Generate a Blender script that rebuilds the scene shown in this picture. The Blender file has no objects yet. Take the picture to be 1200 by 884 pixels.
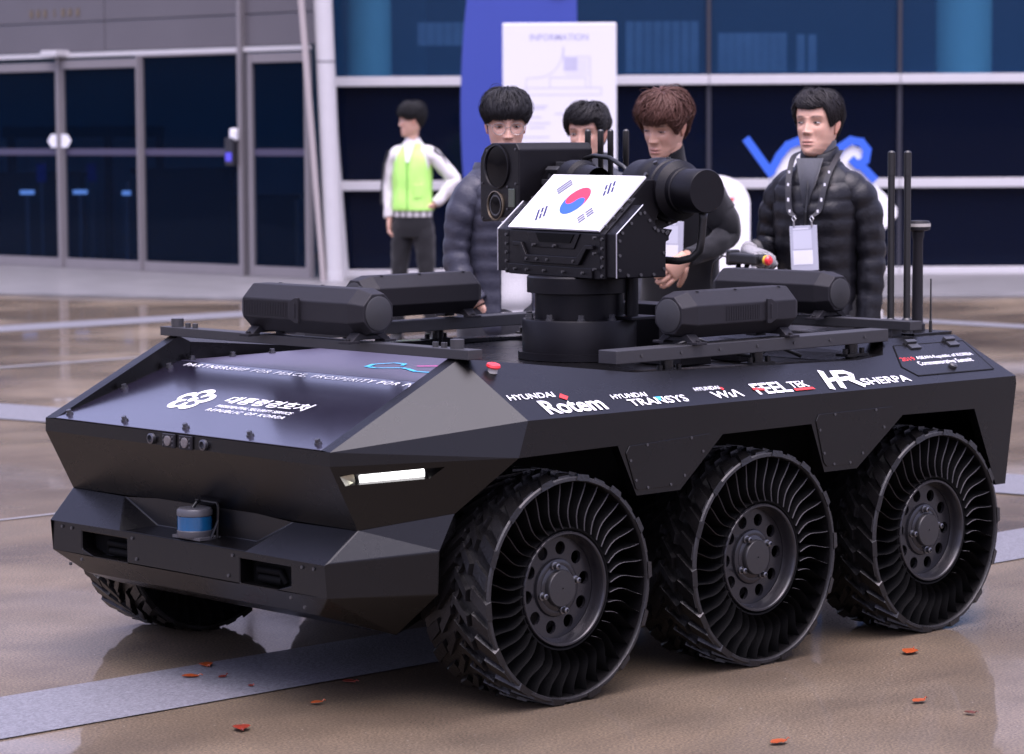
import bpy, bmesh, math, random
from mathutils import Vector, Matrix, noise
S = bpy.context.scene
COL = S.collection
PI = math.pi
R = math.radians
V = Vector

# ---------------------------------------------------------------- camera
CAM = V((6.3194, 6.5751, 1.6049))
cd = bpy.data.cameras.new('camera')
cam = bpy.data.objects.new('camera', cd)
COL.objects.link(cam)
YAW, PITCH, ROLL = R(226.7349), R(-4.9905), R(-0.3215)
dirv = V((math.cos(YAW)*math.cos(PITCH), math.sin(YAW)*math.cos(PITCH), math.sin(PITCH)))
rt = dirv.cross(V((0, 0, 1))).normalized()
up = rt.cross(dirv)
r2 = rt*math.cos(ROLL)+up*math.sin(ROLL)
u2 = up*math.cos(ROLL)-rt*math.sin(ROLL)
cam.matrix_world = Matrix(((r2.x, u2.x, -dirv.x, CAM.x), (r2.y, u2.y, -dirv.y, CAM.y),
                           (r2.z, u2.z, -dirv.z, CAM.z), (0, 0, 0, 1)))
cd.sensor_width = 36
cd.lens = 100.12
cd.clip_start = 0.1
cd.clip_end = 3000
cd.dof.use_dof = True
cd.dof.focus_distance = 8.5
cd.dof.aperture_fstop = 5.0
S.camera = cam

# ---------------------------------------------------------------- sky, sun, exposure
W = bpy.data.worlds.new('World')
S.world = W
W.use_nodes = True
nt = W.node_tree
bg = nt.nodes['Background']
sky = nt.nodes.new('ShaderNodeTexSky')
sky.sky_type = 'NISHITA'
sky.sun_disc = False
SUN_EL, SUN_AZ = R(75), R(58)          # azimuth measured from +X towards +Y
sky.sun_elevation = SUN_EL
sky.sun_rotation = PI/2-SUN_AZ
sky.air_density = 1.0
sky.dust_density = 4.0
sky.ozone_density = 1.0
hsv = nt.nodes.new('ShaderNodeHueSaturation')
hsv.inputs['Saturation'].default_value = 0.66
tint = nt.nodes.new('ShaderNodeMix')
tint.data_type = 'RGBA'
tint.blend_type = 'MULTIPLY'
tint.inputs[0].default_value = 1.0
tint.inputs[7].default_value = (1.0, 0.875, 1.14, 1)
nt.links.new(sky.outputs[0], hsv.inputs['Color'])
nt.links.new(hsv.outputs[0], tint.inputs[6])
nt.links.new(tint.outputs[2], bg.inputs[0])
bg.inputs[1].default_value = 0.15
sd = bpy.data.lights.new('sun', 'SUN')
sd.energy = 2.0
sd.angle = R(74)
sd.color = (0.97, 0.95, 1.0)
sun = bpy.data.objects.new('sun', sd)
COL.objects.link(sun)
sv = V((math.cos(SUN_AZ)*math.cos(SUN_EL), math.sin(SUN_AZ)*math.cos(SUN_EL), math.sin(SUN_EL)))
sun.rotation_euler = sv.to_track_quat('Z', 'Y').to_euler()
sun.location = (0, 0, 30)
S.view_settings.view_transform = 'Standard'
S.view_settings.look = 'None'
S.view_settings.exposure = 1.2
S.view_settings.gamma = 1.0

# ---------------------------------------------------------------- helpers
def srgb(r, g, b):
    f = lambda c: (c/255/12.92) if c/255 <= .04045 else ((c/255+.055)/1.055)**2.4
    return (f(r), f(g), f(b), 1)

def mat(name, col, rough=.5, spec=.5, metal=0., bump=0., bscale=200., var=0., vscale=8., coat=0., crough=.05, sheen=0., emis=None, es=1., rvar=0., vcol=False):
    m = bpy.data.materials.new(name)
    m.use_nodes = True
    n = m.node_tree.nodes
    L = m.node_tree.links
    b = n['Principled BSDF']
    col = tuple(col)+((1,) if len(col) == 3 else ())
    b.inputs['Base Color'].default_value = col
    b.inputs['Roughness'].default_value = rough
    b.inputs['Specular IOR Level'].default_value = spec
    b.inputs['Metallic'].default_value = metal
    b.inputs['Coat Weight'].default_value = coat
    b.inputs['Coat Roughness'].default_value = crough
    b.inputs['Sheen Weight'].default_value = sheen
    tc = n.new('ShaderNodeTexCoord')
    if vcol:
        a = n.new('ShaderNodeVertexColor')
        a.layer_name = 'Col'
        L.new(a.outputs[0], b.inputs['Base Color'])
        b.inputs['Subsurface Weight'].default_value = .12
        b.inputs['Subsurface Radius'].default_value = (.01, .004, .002)
    if var or rvar:
        nz = n.new('ShaderNodeTexNoise')
        nz.inputs['Scale'].default_value = vscale
        nz.inputs['Detail'].default_value = 6
        L.new(tc.outputs['Object'], nz.inputs['Vector'])
        if var:
            mr = n.new('ShaderNodeMapRange')
            mr.inputs[3].default_value = 1-var
            mr.inputs[4].default_value = 1+var
            L.new(nz.outputs[0], mr.inputs[0])
            mx = n.new('ShaderNodeMix')
            mx.data_type = 'RGBA'
            mx.blend_type = 'MULTIPLY'
            mx.inputs[0].default_value = 1
            mx.inputs[6].default_value = col
            L.new(mr.outputs[0], mx.inputs[7])
            L.new(mx.outputs[2], b.inputs['Base Color'])
        if rvar:
            mr2 = n.new('ShaderNodeMapRange')
            mr2.inputs[3].default_value = max(0, rough-rvar)
            mr2.inputs[4].default_value = rough+rvar
            L.new(nz.outputs[0], mr2.inputs[0])
            L.new(mr2.outputs[0], b.inputs['Roughness'])
    if bump:
        nb = n.new('ShaderNodeTexNoise')
        nb.inputs['Scale'].default_value = bscale
        nb.inputs['Detail'].default_value = 3
        L.new(tc.outputs['Object'], nb.inputs['Vector'])
        bp = n.new('ShaderNodeBump')
        bp.inputs['Strength'].default_value = bump
        bp.inputs['Distance'].default_value = .003
        L.new(nb.outputs[0], bp.inputs['Height'])
        L.new(bp.outputs[0], b.inputs['Normal'])
    if emis:
        b.inputs['Emission Color'].default_value = tuple(emis)+((1,) if len(emis) == 3 else ())
        b.inputs['Emission Strength'].default_value = es
    return m

class MB:
    """collects polygons, then links them as one mesh object"""
    def __init__(s):
        s.v = []
        s.f = []
        s.mi = []
        s.cur = 0
        s.c = []
    def add(s, vs, fs):
        o = len(s.v)
        s.v += [tuple(v) for v in vs]
        for f in fs:
            s.f.append([i+o for i in f])
            s.mi.append(s.cur)
    def poly(s, pts):
        s.add(pts, [list(range(len(pts)))])
    def box(s, c, d, M=None):
        hx, hy, hz = d[0]/2, d[1]/2, d[2]/2
        P = [V((x, y, z)) for x in (-hx, hx) for y in (-hy, hy) for z in (-hz, hz)]
        if M is not None:
            P = [M @ p for p in P]
        P = [p+V(c) for p in P]
        s.add(P, [(0, 1, 3, 2), (4, 6, 7, 5), (0, 4, 5, 1), (2, 3, 7, 6), (0, 2, 6, 4), (1, 5, 7, 3)])
    def cyl(s, p0, p1, r0, r1=None, n=16, caps=True):
        s.tube([p0, p1], [r0, r0 if r1 is None else r1], n, caps)
    def tube(s, pts, rad, n=10, caps=True, sq=None):
        pts = [V(p) for p in pts]
        rings = []
        t0 = (pts[1]-pts[0]).normalized()
        a = V((0, 0, 1)) if abs(t0.z) < .9 else V((1, 0, 0))
        x = t0.cross(a).normalized()
        for i, p in enumerate(pts):
            t = (pts[min(i+1, len(pts)-1)]-pts[max(i-1, 0)]).normalized()
            x = (x-t*x.dot(t)).normalized()
            y = t.cross(x)
            r = rad[i] if isinstance(rad, (list, tuple)) else rad
            rx, ry = r if isinstance(r, (tuple, list)) else (r, r)
            rings.append([p+x*math.cos(k*2*PI/n)*rx+y*math.sin(k*2*PI/n)*ry for k in range(n)])
        s.loft(rings, caps)
    def loft(s, rings, caps=True, closed=True):
        n = len(rings[0])
        vs = [p for r in rings for p in r]
        fs = []
        for i in range(len(rings)-1):
            for k in range(n if closed else n-1):
                k2 = (k+1) % n
                fs.append((i*n+k, i*n+k2, (i+1)*n+k2, (i+1)*n+k))
        if caps:
            fs.append(tuple(range(n))[::-1])
            fs.append(tuple((len(rings)-1)*n+k for k in range(n)))
        s.add(vs, fs)
    def lathe(s, prof, n=32, o=(0, 0, 0), ax='Z', closed=False, a0=0):
        """prof: (radius, height) pairs round an axis"""
        rings = []
        for r, h in prof:
            ring = []
            for k in range(n):
                a = a0+k*2*PI/n
                c, d = r*math.cos(a), r*math.sin(a)
                p = {'Z': (c, d, h), 'Y': (d, h, c), 'X': (h, c, d)}[ax]
                ring.append(V(p)+V(o))
            rings.append(ring)
        if closed:
            rings.append(rings[0])
        s.loft(rings, caps=False)
    def prism(s, poly, vec):
        """poly: 3D points of a plane outline, pushed along vec"""
        n = len(poly)
        a = [V(p) for p in poly]
        b = [p+V(vec) for p in a]
        fs = [tuple(range(n))[::-1], tuple(n+i for i in range(n))]
        fs += [(i, (i+1) % n, n+(i+1) % n, n+i) for i in range(n)]
        s.add(a+b, fs)
    def build(s, name, m, parent=None, smooth=False, bevel=0, weld=True, loc=None, seg=2, angle=30):
        me = bpy.data.meshes.new(name)
        me.from_pydata(s.v, [], s.f)
        ms = m if isinstance(m, (list, tuple)) else [m]
        for x in ms:
            me.materials.append(x)
        if len(ms) > 1:
            for p, i in zip(me.polygons, s.mi):
                p.material_index = i
        if s.c and len(s.c) == len(s.v):
            ca = me.color_attributes.new('Col', 'FLOAT_COLOR', 'POINT')
            for i, c in enumerate(s.c):
                ca.data[i].color = (c[0], c[1], c[2], 1)
        bm = bmesh.new()
        bm.from_mesh(me)
        if weld:
            bmesh.ops.remove_doubles(bm, verts=bm.verts, dist=.00005)
        bmesh.ops.recalc_face_normals(bm, faces=bm.faces)
        bm.to_mesh(me)
        bm.free()
        if smooth:
            me.shade_smooth()
            if smooth != 'all':
                me.set_sharp_from_angle(angle=R(38))
        o = bpy.data.objects.new(name, me)
        COL.objects.link(o)
        if loc is not None:
            o.location = loc
        if parent is not None:
            o.parent = parent
        if bevel:
            bv = o.modifiers.new('bevel', 'BEVEL')
            bv.width = bevel
            bv.segments = seg
            bv.limit_method = 'ANGLE'
            bv.angle_limit = R(angle)
            bv.harden_normals = False
        return o

def thing(name, label, cat, loc=(0, 0, 0), rz=0, group=None):
    o = bpy.data.objects.new(name, None)
    o.empty_display_size = .1
    COL.objects.link(o)
    o.location = loc
    o.rotation_euler = (0, 0, rz)
    return tag(o, label, cat, group)
def tag(o, label, cat, group=None):
    o['label'] = label
    o['category'] = cat
    if group:
        o['group'] = group
    return o
def structure(o):
    o['kind'] = 'structure'
    return o
def stuff(o):
    o['kind'] = 'stuff'
    return o
def link_copy(o, parent, loc=None, rot=None):
    c = o.copy()
    COL.objects.link(c)
    c.parent = parent
    if loc is not None:
        c.location = loc
    if rot is not None:
        c.rotation_euler = rot
    return c

def plate_mesh(mb, outer, holes, vec):
    """flat plate with holes, pushed along vec; outer and holes are 3D loops on one plane"""
    bm = bmesh.new()
    for lp in [outer]+holes:
        vs = [bm.verts.new(p) for p in lp]
        for i in range(len(vs)):
            bm.edges.new((vs[i], vs[(i+1) % len(vs)]))
    bmesh.ops.triangle_fill(bm, edges=bm.edges[:], use_beauty=True)
    bm.verts.index_update()
    vs = [v.co.copy() for v in bm.verts]
    fs = [[v.index for v in f.verts] for f in bm.faces]
    bm.free()
    mb.add(vs, fs)
    mb.add([v+V(vec) for v in vs], fs)
    for lp in [outer]+holes:
        n = len(lp)
        a = [V(p) for p in lp]
        b = [p+V(vec) for p in a]
        mb.add(a+b, [(i, (i+1) % n, n+(i+1) % n, n+i) for i in range(n)])

def lettering(name, body, org, eu, ev, rect, m, parent, shear=0., bold=0., spacing=1., depth=.0008, split=False):
    """words as a thin raised print filling rect (u0,u1,v0,v1) of the plane at org spanned by eu, ev"""
    c = bpy.data.curves.new('t', 'FONT')
    c.body = body
    c.size = 1
    c.shear = shear
    c.offset = bold
    c.space_character = spacing
    c.resolution_u = 3
    t = bpy.data.objects.new('t', c)
    COL.objects.link(t)
    bpy.context.view_layer.update()
    me = bpy.data.meshes.new_from_object(t.evaluated_get(bpy.context.evaluated_depsgraph_get()))
    bpy.data.objects.remove(t)
    me.name = name
    if not me.vertices:
        return None
    xs = [v.co.x for v in me.vertices]
    ys = [v.co.y for v in me.vertices]
    x0, x1, y0, y1 = min(xs), max(xs), min(ys), max(ys)
    u0, u1, v0, v1 = rect
    eu, ev = V(eu).normalized(), V(ev).normalized()
    nn = eu.cross(ev)
    for v in me.vertices:
        u = u0+(v.co.x-x0)/(x1-x0)*(u1-u0)
        w = v0+(v.co.y-y0)/(y1-y0)*(v1-v0)
        v.co = V(org)+eu*u+ev*w+nn*depth
    me.materials.clear()
    me.materials.append(m)
    if split:                                        # one object for every letter
        par = list(range(len(me.vertices)))
        def find(i):
            while par[i] != i:
                par[i] = par[par[i]]
                i = par[i]
            return i
        for e in me.edges:
            par[find(e.vertices[0])] = find(e.vertices[1])
        groups = {}
        for p in me.polygons:
            groups.setdefault(find(p.vertices[0]), []).append(p)
        for ps in groups.values():
            mb = MB()
            for p in ps:
                mb.poly([me.vertices[i].co.copy() for i in p.vertices])
            mb.build('letter', m, parent)
        bpy.data.meshes.remove(me)
        return None
    o = bpy.data.objects.new(name, me)
    COL.objects.link(o)
    o.parent = parent
    o['kind'] = 'stuff'                              # letters too small to pick apart
    return o

def printed(name, polys, org, eu, ev, m, parent, depth=.0008, uv=(0, 0), sc=1.):
    """flat printed shapes (lists of (u,v)) on a plane"""
    eu, ev = V(eu).normalized(), V(ev).normalized()
    nn = eu.cross(ev)
    mb = MB()
    for pl in polys:
        mb.poly([V(org)+eu*(uv[0]+a*sc)+ev*(uv[1]+b*sc)+nn*depth for a, b in pl])
    return mb.build(name, m, parent, weld=False)

def circ(cx, cy, r, n=24, a0=0, a1=2*PI):
    return [(cx+r*math.cos(a0+(a1-a0)*i/n), cy+r*math.sin(a0+(a1-a0)*i/n)) for i in range(n if abs(a1-a0-2*PI) < 1e-6 else n+1)]
def stroke(pts, w):
    """a polyline turned into quads of width w"""
    out = []
    for (a, b), (c, d) in zip(pts[:-1], pts[1:]):
        l = math.hypot(c-a, d-b) or 1
        nx, ny = -(d-b)/l*w/2, (c-a)/l*w/2
        ex, ey = (c-a)/l*w*.3, (d-b)/l*w*.3
        out.append([(a+nx-ex, b+ny-ey), (a-nx-ex, b-ny-ey), (c-nx+ex, d-ny+ey), (c+nx+ex, d+ny+ey)])
    return out

DH = V((dirv.x, dirv.y, 0)).normalized()
RH = V((rt.x, rt.y, 0)).normalized()
AZC = math.atan2(-DH.y, -DH.x)
def F(lat, dep, z=0.):
    """a place on the plaza: metres to the right of, and away from, where the photographer stood"""
    p = V((CAM.x, CAM.y, 0))+DH*dep+RH*lat
    p.z = z
    return p
# ---------------------------------------------------------------- materials
PAINT = mat('matte_black_paint', (.0012, .0010, .0011), rough=.27, spec=.37, bump=.10, bscale=900, rvar=.09, vscale=3.5, var=.3)
PAINT2 = mat('hood_black_film', (.005, .003, .011), rough=.25, spec=1.0, bump=.04, bscale=700, rvar=.06, vscale=3, coat=1.0, crough=.16)
PAINT3 = mat('satin_rail_paint', (.010, .0095, .011), rough=.52, spec=.75, bump=.10, bscale=900, rvar=.05, vscale=5)
FILM = mat('banner_film', (.030, .022, .055), rough=.46, spec=1.0, coat=.6, crough=.40)
DARK = mat('chassis_black', (.003, .003, .003), rough=.7, spec=.1)
PLAST = mat('charcoal_plastic', (.013, .0122, .0145), rough=.5, spec=.22, bump=.25, bscale=1200, rvar=.05)
TURRET = mat('turret_black', (.0040, .0036, .0046), rough=.36, spec=.20, bump=.2, bscale=900, rvar=.06)
ALU = mat('bare_alloy_edge', (.45, .45, .48), rough=.35, metal=.9)
STEEL = mat('bolt_steel', (.12, .12, .13), rough=.35, metal=.9)
BOLT = mat('blackened_bolt', (.03, .03, .032), rough=.35, spec=.6)
RUB = mat('tyre_rubber', (.0035, .0032, .0034), rough=.34, spec=.32, bump=.6, bscale=110, rvar=.16, vscale=22, var=.35, coat=.3, crough=.28)
RUBF = mat('worn_sidewall_rubber', (.014, .0135, .014), rough=.42, spec=.4, bump=.3, bscale=140, rvar=.1, vscale=20, var=.2)
RUBS = mat('spoke_rubber', (.0045, .0044, .0045), rough=.7, spec=.06, bump=.2, bscale=200)
RUBE = mat('pale_spoke_edge', (.065, .062, .065), rough=.4, spec=.5)  # paler front edge: wear and its glint both put into the colour
RIM = mat('satin_black_rim', (.011, .0105, .012), rough=.25, spec=.45, rvar=.06, vscale=30)
WHITEP = mat('white_print', (.82, .82, .84), rough=.5)
REDP = mat('red_print', (.62, .03, .03), rough=.5)
BLUEP = mat('light_blue_print', (.05, .38, .6), rough=.5)
MAG = mat('magenta_print', (.6, .05, .3), rough=.5)
GRNP = mat('green_print', (.1, .45, .15), rough=.5)
YELP = mat('yellow_print', (.7, .5, .08), rough=.5)
FLAGW = mat('flag_white', (.70, .70, .70), rough=.45)
FLAGR = mat('flag_red', (.60, .03, .075), rough=.5)
FLAGB = mat('flag_blue', (.025, .10, .48), rough=.5)
FLAGK = mat('flag_navy', (.02, .02, .10), rough=.5)
GLASSL = mat('lens_glass', (.002, .002, .003), rough=.08, spec=.12)
LENSR = mat('lens_ring_bronze', (.20, .16, .11), rough=.35, metal=.7)
LED = mat('lit_led_bar', (.9, .9, .9), emis=(1, .97, .98), es=2.0)
REFL = mat('lamp_reflector', (.42, .41, .30), rough=.3, metal=.6)
LIDB = mat('lidar_blue_window', (.004, .06, .15), rough=.12, spec=.6, var=.35, vscale=30)
LIDK = mat('lidar_dark_case', (.05, .05, .055), rough=.4)
REDB = mat('red_button', (.7, .03, .04), rough=.3, coat=.4)
CABLE = mat('black_cable', (.01, .01, .01), rough=.35)

# ================================================================ the vehicle
UGV = thing('unmanned_vehicle', 'matte black six-wheeled unmanned vehicle with a Korean flag panel on its turret', 'robot vehicle')
mir = lambda p: V((p[0], -p[1], p[2]))
A = V((1.444, .676, .736)); A2 = V((1.445, .676, .697)); B = V((.970, .676, .962))
Cc = V((.965, .95, .806)); Dd = V((-1.236, .95, .790)); C2 = V((1.001, .95, .706)); D2 = V((-1.24, .95, .766))
N1 = V((1.348, .676, .514)); HF = V((1.125, .825, .553))
nS = (Dd-Cc).cross(B-Cc).normalized()
if nS.z < 0: nS = -nS
def onS(x, y):
    return V((x, y, Cc.z-(nS.x*(x-Cc.x)+nS.y*(y-Cc.y))/nS.z))
E1, E2, E3, E4, E5 = onS(.382, .79), onS(-.60, .815), onS(-.74, .800), onS(-.83, .724), onS(-1.20, .730)
Y0 = .95
side = [Cc, V((1.001, Y0, .706)), V((.616, Y0, .709)), V((.54, Y0, .56)), V((.36, Y0, .56)), V((.177, Y0, .708)), V((-.219, Y0, .708)),
        V((-.28, Y0, .556)), V((-.433, Y0, .555)), V((-.655, Y0, .704)), V((-1.019, Y0, .697)), V((-1.135, Y0, .44)), V((-1.185, Y0, .44)), D2, Dd]
hull = MB()
slopeP = [Cc, Dd, E5, E4, E3, E2, E1, B]
for sgn in (1, -1):
    q = (lambda p: V(p)) if sgn > 0 else mir
    hull.poly([q(p) for p in side])
    hull.poly([q(p) for p in slopeP])
    hull.poly([q(p) for p in (A, Cc, B)])
    hull.poly([q(p) for p in (A, A2, C2)])
    hull.poly([q(p) for p in (A, C2, Cc)])
    # arch returns: the cut edges turn inwards
    arch = side[1:13]
    for a, b in zip(arch[:-1], arch[1:]):
        hull.poly([q(a), q(b), q(b+V((0, -.03, 0))), q(a+V((0, -.03, 0)))])
    # headlight facet with a slot
    nH = (C2-A2).cross(N1-A2).normalized()
    slot = [V((1.418, .683, .672)), V((1.170, .835, .689)), V((1.205, .812, .655)), V((1.405, .690, .640))]
    slot = [p-nH*((p-A2).dot(nH)) for p in slot]
    tmp = MB()
    inward = -nH if nH.y > 0 else nH
    plate_mesh(tmp, [q(p) for p in (A2, C2, HF, N1)], [[q(p) for p in slot]], q(inward*.035))
    hull.add(tmp.v, tmp.f)
    hull.poly([q(p+inward*.034) for p in slot])
# nose, lip, rear
hull.poly([A, A2, mir(A2), mir(A)])
hull.poly([A2, N1, mir(N1), mir(A2)])
hull.poly([Dd, mir(Dd), mir(E5), E5])
hull.poly([Dd, D2, mir(D2), mir(Dd)])
hull.poly([D2, V((-1.185, .95, .44)), V((-1.185, -.95, .44)), mir(D2)])
hull.poly([V((-1.185, .95, .44)), V((-1.135, .95, .44)), V((-1.135, -.95, .44)), V((-1.185, -.95, .44))])
# decks
zt = .862
hull.poly([E4, E5, mir(E5), mir(E4)])
for sgn in (1, -1):
    q = (lambda p: V(p)) if sgn > 0 else mir
    i1, i2, i3 = V((.382, .72, E1.z)), V((-.60, .74, E2.z)), V((-.74, .735, E3.z))
    ib = V((.93, .626, B.z-.02))
    hull.poly([q(p) for p in (B, E1, i1, ib)])
    hull.poly([q(p) for p in (E1, E2, i2, i1)])
    hull.poly([q(p) for p in (E2, E3, i3, i2)])
    hull.poly([q(p) for p in (ib, i1, V((i1.x, i1.y, zt)), V((.93, .626, zt)))])
    hull.poly([q(p) for p in (i1, i2, V((i2.x, i2.y, zt)), V((i1.x, i1.y, zt)))])
    hull.poly([q(p) for p in (i2, i3, V((i3.x, i3.y, zt)), V((i2.x, i2.y, zt)))])
    # hood side frame: top strip and inner wall
    fa, fb = V((1.437, .632, .738)), V((.970, .632, .962))
    hull.poly([q(p) for p in (A, B, fb, fa)])
    hull.poly([q(p) for p in (fa, fb, V((.970, .632, zt)), V((.9695, .632, .878)), V((1.437, .632, .733)))])
    hull.poly([q(p) for p in (B, ib, V((.93, .632, zt)), V((.970, .632, zt)), fb)])
for sgn in (1, -1):
    q = (lambda p: V(p)) if sgn > 0 else mir
    hull.poly([q(p) for p in (E3, E4, E3+V((0, -.06, 0)))])
    hull.poly([q(p) for p in (V((-.74, .735, E3.z)), V((-.74, .735, zt)), E3+V((0, -.06, 0)))])
hull.poly([V((-.62, .735, zt)), E3+V((0, -.06, 0)), E4, mir(E4), mir(E3+V((0, -.06, 0))), V((-.62, -.735, zt))])
hull.poly([V((1.0, .65, zt-.002)), V((1.0, -.65, zt-.002)), V((-.8, -.75, zt-.002)), V((-.8, .75, zt-.002))])
hullo = hull.build('hull', PAINT, UGV, bevel=.004, seg=2, angle=14)

# lower chassis tub and wheel well roof
ch = MB()
ch.box((.05, 0, .44), (2.3, 1.06, .40))
ch.box((-.10, 0, .735), (2.1, 1.84, .03))
ch.box((1.19, 0, .60), (.22, 1.2, .2))
for x in (.8165, 0, -.816):
    ch.cyl((x, -.8, .33), (x, .8, .33), .05, n=10)
ch.build('chassis', DARK, UGV)
for y in (-.28, .12, .3):
    sk = MB()
    sk.cyl((1.36-abs(y)*.1, y, .30), (1.36-abs(y)*.1, y, .262), .016, n=8)
    sk.build('drain_plug', BOLT, UGV)

# hood panels
HP = MB()
h0, h1 = V((1.437, 0, .735)), V((.9695, 0, .8816))
eh = (h1-h0).normalized(); nh = V((-eh.z, 0, eh.x)); nh = nh if nh.z > 0 else -nh
HP.prism([h0+V((0, -.631, 0)), h0+V((0, .631, 0)), h1+V((0, .631, 0)), h1+V((0, -.631, 0))], nh*.004)
hood = HP.build('hood_panel', PAINT2, UGV, bevel=.0015)
H2 = MB()
H2.prism([V((.9655, -.631, .8815)), V((.9655, .631, .8815)), V((.39, .631, .887)), V((.39, -.631, .887))], V((0, 0, .004)))
hood2 = H2.build('deck_panel', FILM, UGV, bevel=.0015)
ho = h0+nh*.0045
EY = V((0, 1, 0))
lettering('lettering', 'PARTNERSHIP FOR PEACE, PROSPERITY FOR PEOPLE', ho, EY, eh, (-.565, .640, .449, .474), WHITEP, hood, shear=.25, bold=.006, spacing=1.25)
lettering('lettering', '대통령경호처', ho, EY, eh, (-.085, .30, .222, .272), WHITEP, hood, shear=.2, bold=.01)
lettering('lettering', 'PRESIDENTIAL SECURITY SERVICE', ho, EY, eh, (-.075, .275, .190, .206), WHITEP, hood, shear=.15, bold=.004)
lettering('lettering', 'REPUBLIC OF KOREA', ho, EY, eh, (-.085, .275, .158, .176), WHITEP, hood, shear=.25, bold=.003, spacing=1.3)
petals = []
for k in range(5):
    a = R(90+72*k)
    cx, cy = .046*math.cos(a), .046*math.sin(a)
    # every petal is a crescent that wraps round an inner whorl
    out = circ(cx, cy, .0335, 20, a-R(150), a+R(120))
    inn = circ(cx-.008*math.cos(a-.6), cy-.008*math.sin(a-.6), .017, 14, a-R(140), a+R(95))
    ring = out+inn[::-1]
    n_o = len(out)
    for i in range(20):
        j = min(int(i*14/20), 13)
        petals.append([out[i], out[i+1], inn[min(j+1, 14)], inn[j]])
petals.append(circ(0, 0, .017, 20))
printed('flower_emblem', petals, ho, EY, eh, WHITEP, hood, uv=(-.222, .222), sc=1.0)
# colourful summit mark on the flat panel
o2 = V((.9655, 0, .8858)); e2 = V((-.574, 0, .009))
for m_, pts, w in ((BLUEP, [(-.10, .06), (-.06, .035), (.0, .03), (.06, .05), (.10, .045), (.18, .03), (.28, .035), (.42, .055)], .012),
                   (BLUEP, [(-.10, .06), (-.08, .085), (-.03, .085), (.0, .07)], .010),
                   (MAG, [(.06, .075), (.15, .105), (.24, .11), (.34, .085), (.46, .075)], .012),
                   (GRNP, [(.42, .05), (.50, .075)], .014), (YELP, [(.52, .08), (.57, .10)], .02)):
    printed('summit_mark', stroke([(u_+.08, .12+w_*2.6) for u_, w_ in pts], w*1.3), o2, EY, e2, m_, hood2, depth=.0006)
lettering('lettering', '2019 ASEAN-Republic of KOREA', o2, EY, e2, (.20, .56, .33, .385), WHITEP, hood2, shear=.2, bold=.01, depth=.0012)

def bolt_mesh(r, h):
    mb = MB()
    mb.cyl((0, 0, 0), (0, 0, h*.35), r*1.35, n=12)
    mb.cyl((0, 0, h*.35), (0, 0, h), r, n=6)
    return mb
b0 = bolt_mesh(.0085, .014).build('bolt', STEEL, UGV)
hb = [h0+EY*y+eh*v+nh*.004 for y, v in ((-.605, .035), (-.32, .035), (-.02, .035), (.28, .035), (.58, .035), (-.605, .25), (-.605, .43), (.605, .25))]
hb += [V((.94, -.605, .886)), V((.78, -.605, .888)), V((.62, -.605, .889))]
tiltq = nh.to_track_quat('Z', 'Y').to_euler()
for i, p in enumerate(hb):
    o = b0 if i == 0 else link_copy(b0, UGV)
    o.location = p
    o.rotation_euler = tiltq if i < 8 else (0, 0, 0)

# lettering on the side slope
S0 = Cc+nS*.0012
SU = (Dd-Cc).normalized()
SV = nS.cross(SU); SV = SV if SV.z > 0 else -SV
def sl(body, rect, m_=None, shear=0., bold=.02, sp=1., split=False):
    return lettering('lettering', body, S0, SU, SV, rect, m_ or WHITEP, hullo, shear=shear, bold=bold, spacing=sp, depth=.0006, split=split)
def sp_(name, polys, m_, d=.0008):
    return printed(name, polys, S0, SU, SV, m_, hullo, depth=d)
sl('HYUNDAI', (.012, .190, .097, .122), shear=.12, bold=.008)
sl('Rotem', (.100, .331, .017, .084), bold=.022, split=True)
sp_('logo_mark', [[(.196, .093), (.214, .078), (.232, .093), (.214, .110)]], REDP)
sl('HYUNDAI', (.386, .530, .062, .084), shear=.12, bold=.008)
sl('TRANSYS', (.430, .667, .021, .055), bold=.012, split=True)
sp_('logo_mark', [[(.556, .033), (.572, .055), (.545, .055)]], BLUEP, .0012)
sl('HYUNDAI', (.733, .842, .066, .084), shear=.12, bold=.008)
sl('W\u0131\u039b', (.780, .905, .021, .058), bold=.02)
sp_('logo_mark', [circ(.846, .068, .007, 10)], REDP)
sl('FEEL', (.972, 1.125, .022, .078), bold=.022, split=True)
sl('TEK', (1.135, 1.218, .040, .072), bold=.015, split=True)
sp_('logo_mark', [[(1.135, .024), (1.225, .024), (1.222, .035), (1.135, .035)], [(.965, .046), (1.01, .040), (1.02, .050), (.970, .058)]], REDP, .0013)
# two joined letters H and R drawn as one mark
hr = stroke([(1.335, .108), (1.300, .022)], .022)+stroke([(1.385, .100), (1.352, .022)], .022)+stroke([(1.318, .062), (1.372, .066)], .018)
hr += stroke([(1.385, .100), (1.435, .098), (1.452, .083), (1.440, .066), (1.385, .062)], .019)+stroke([(1.418, .062), (1.450, .022)], .022)
sp_('logo_mark', hr, WHITEP)
sl('SHERPA', (1.462, 1.688, .021, .056), bold=.012, split=True)
sl('2019', (1.755, 1.825, .128, .148), REDP, bold=.01)
sl('ASEAN-Republic of KOREA', (1.835, 2.125, .127, .148), bold=.006)
sl('Commemorative Summit', (1.812, 2.090, .098, .120), bold=.006)
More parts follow.
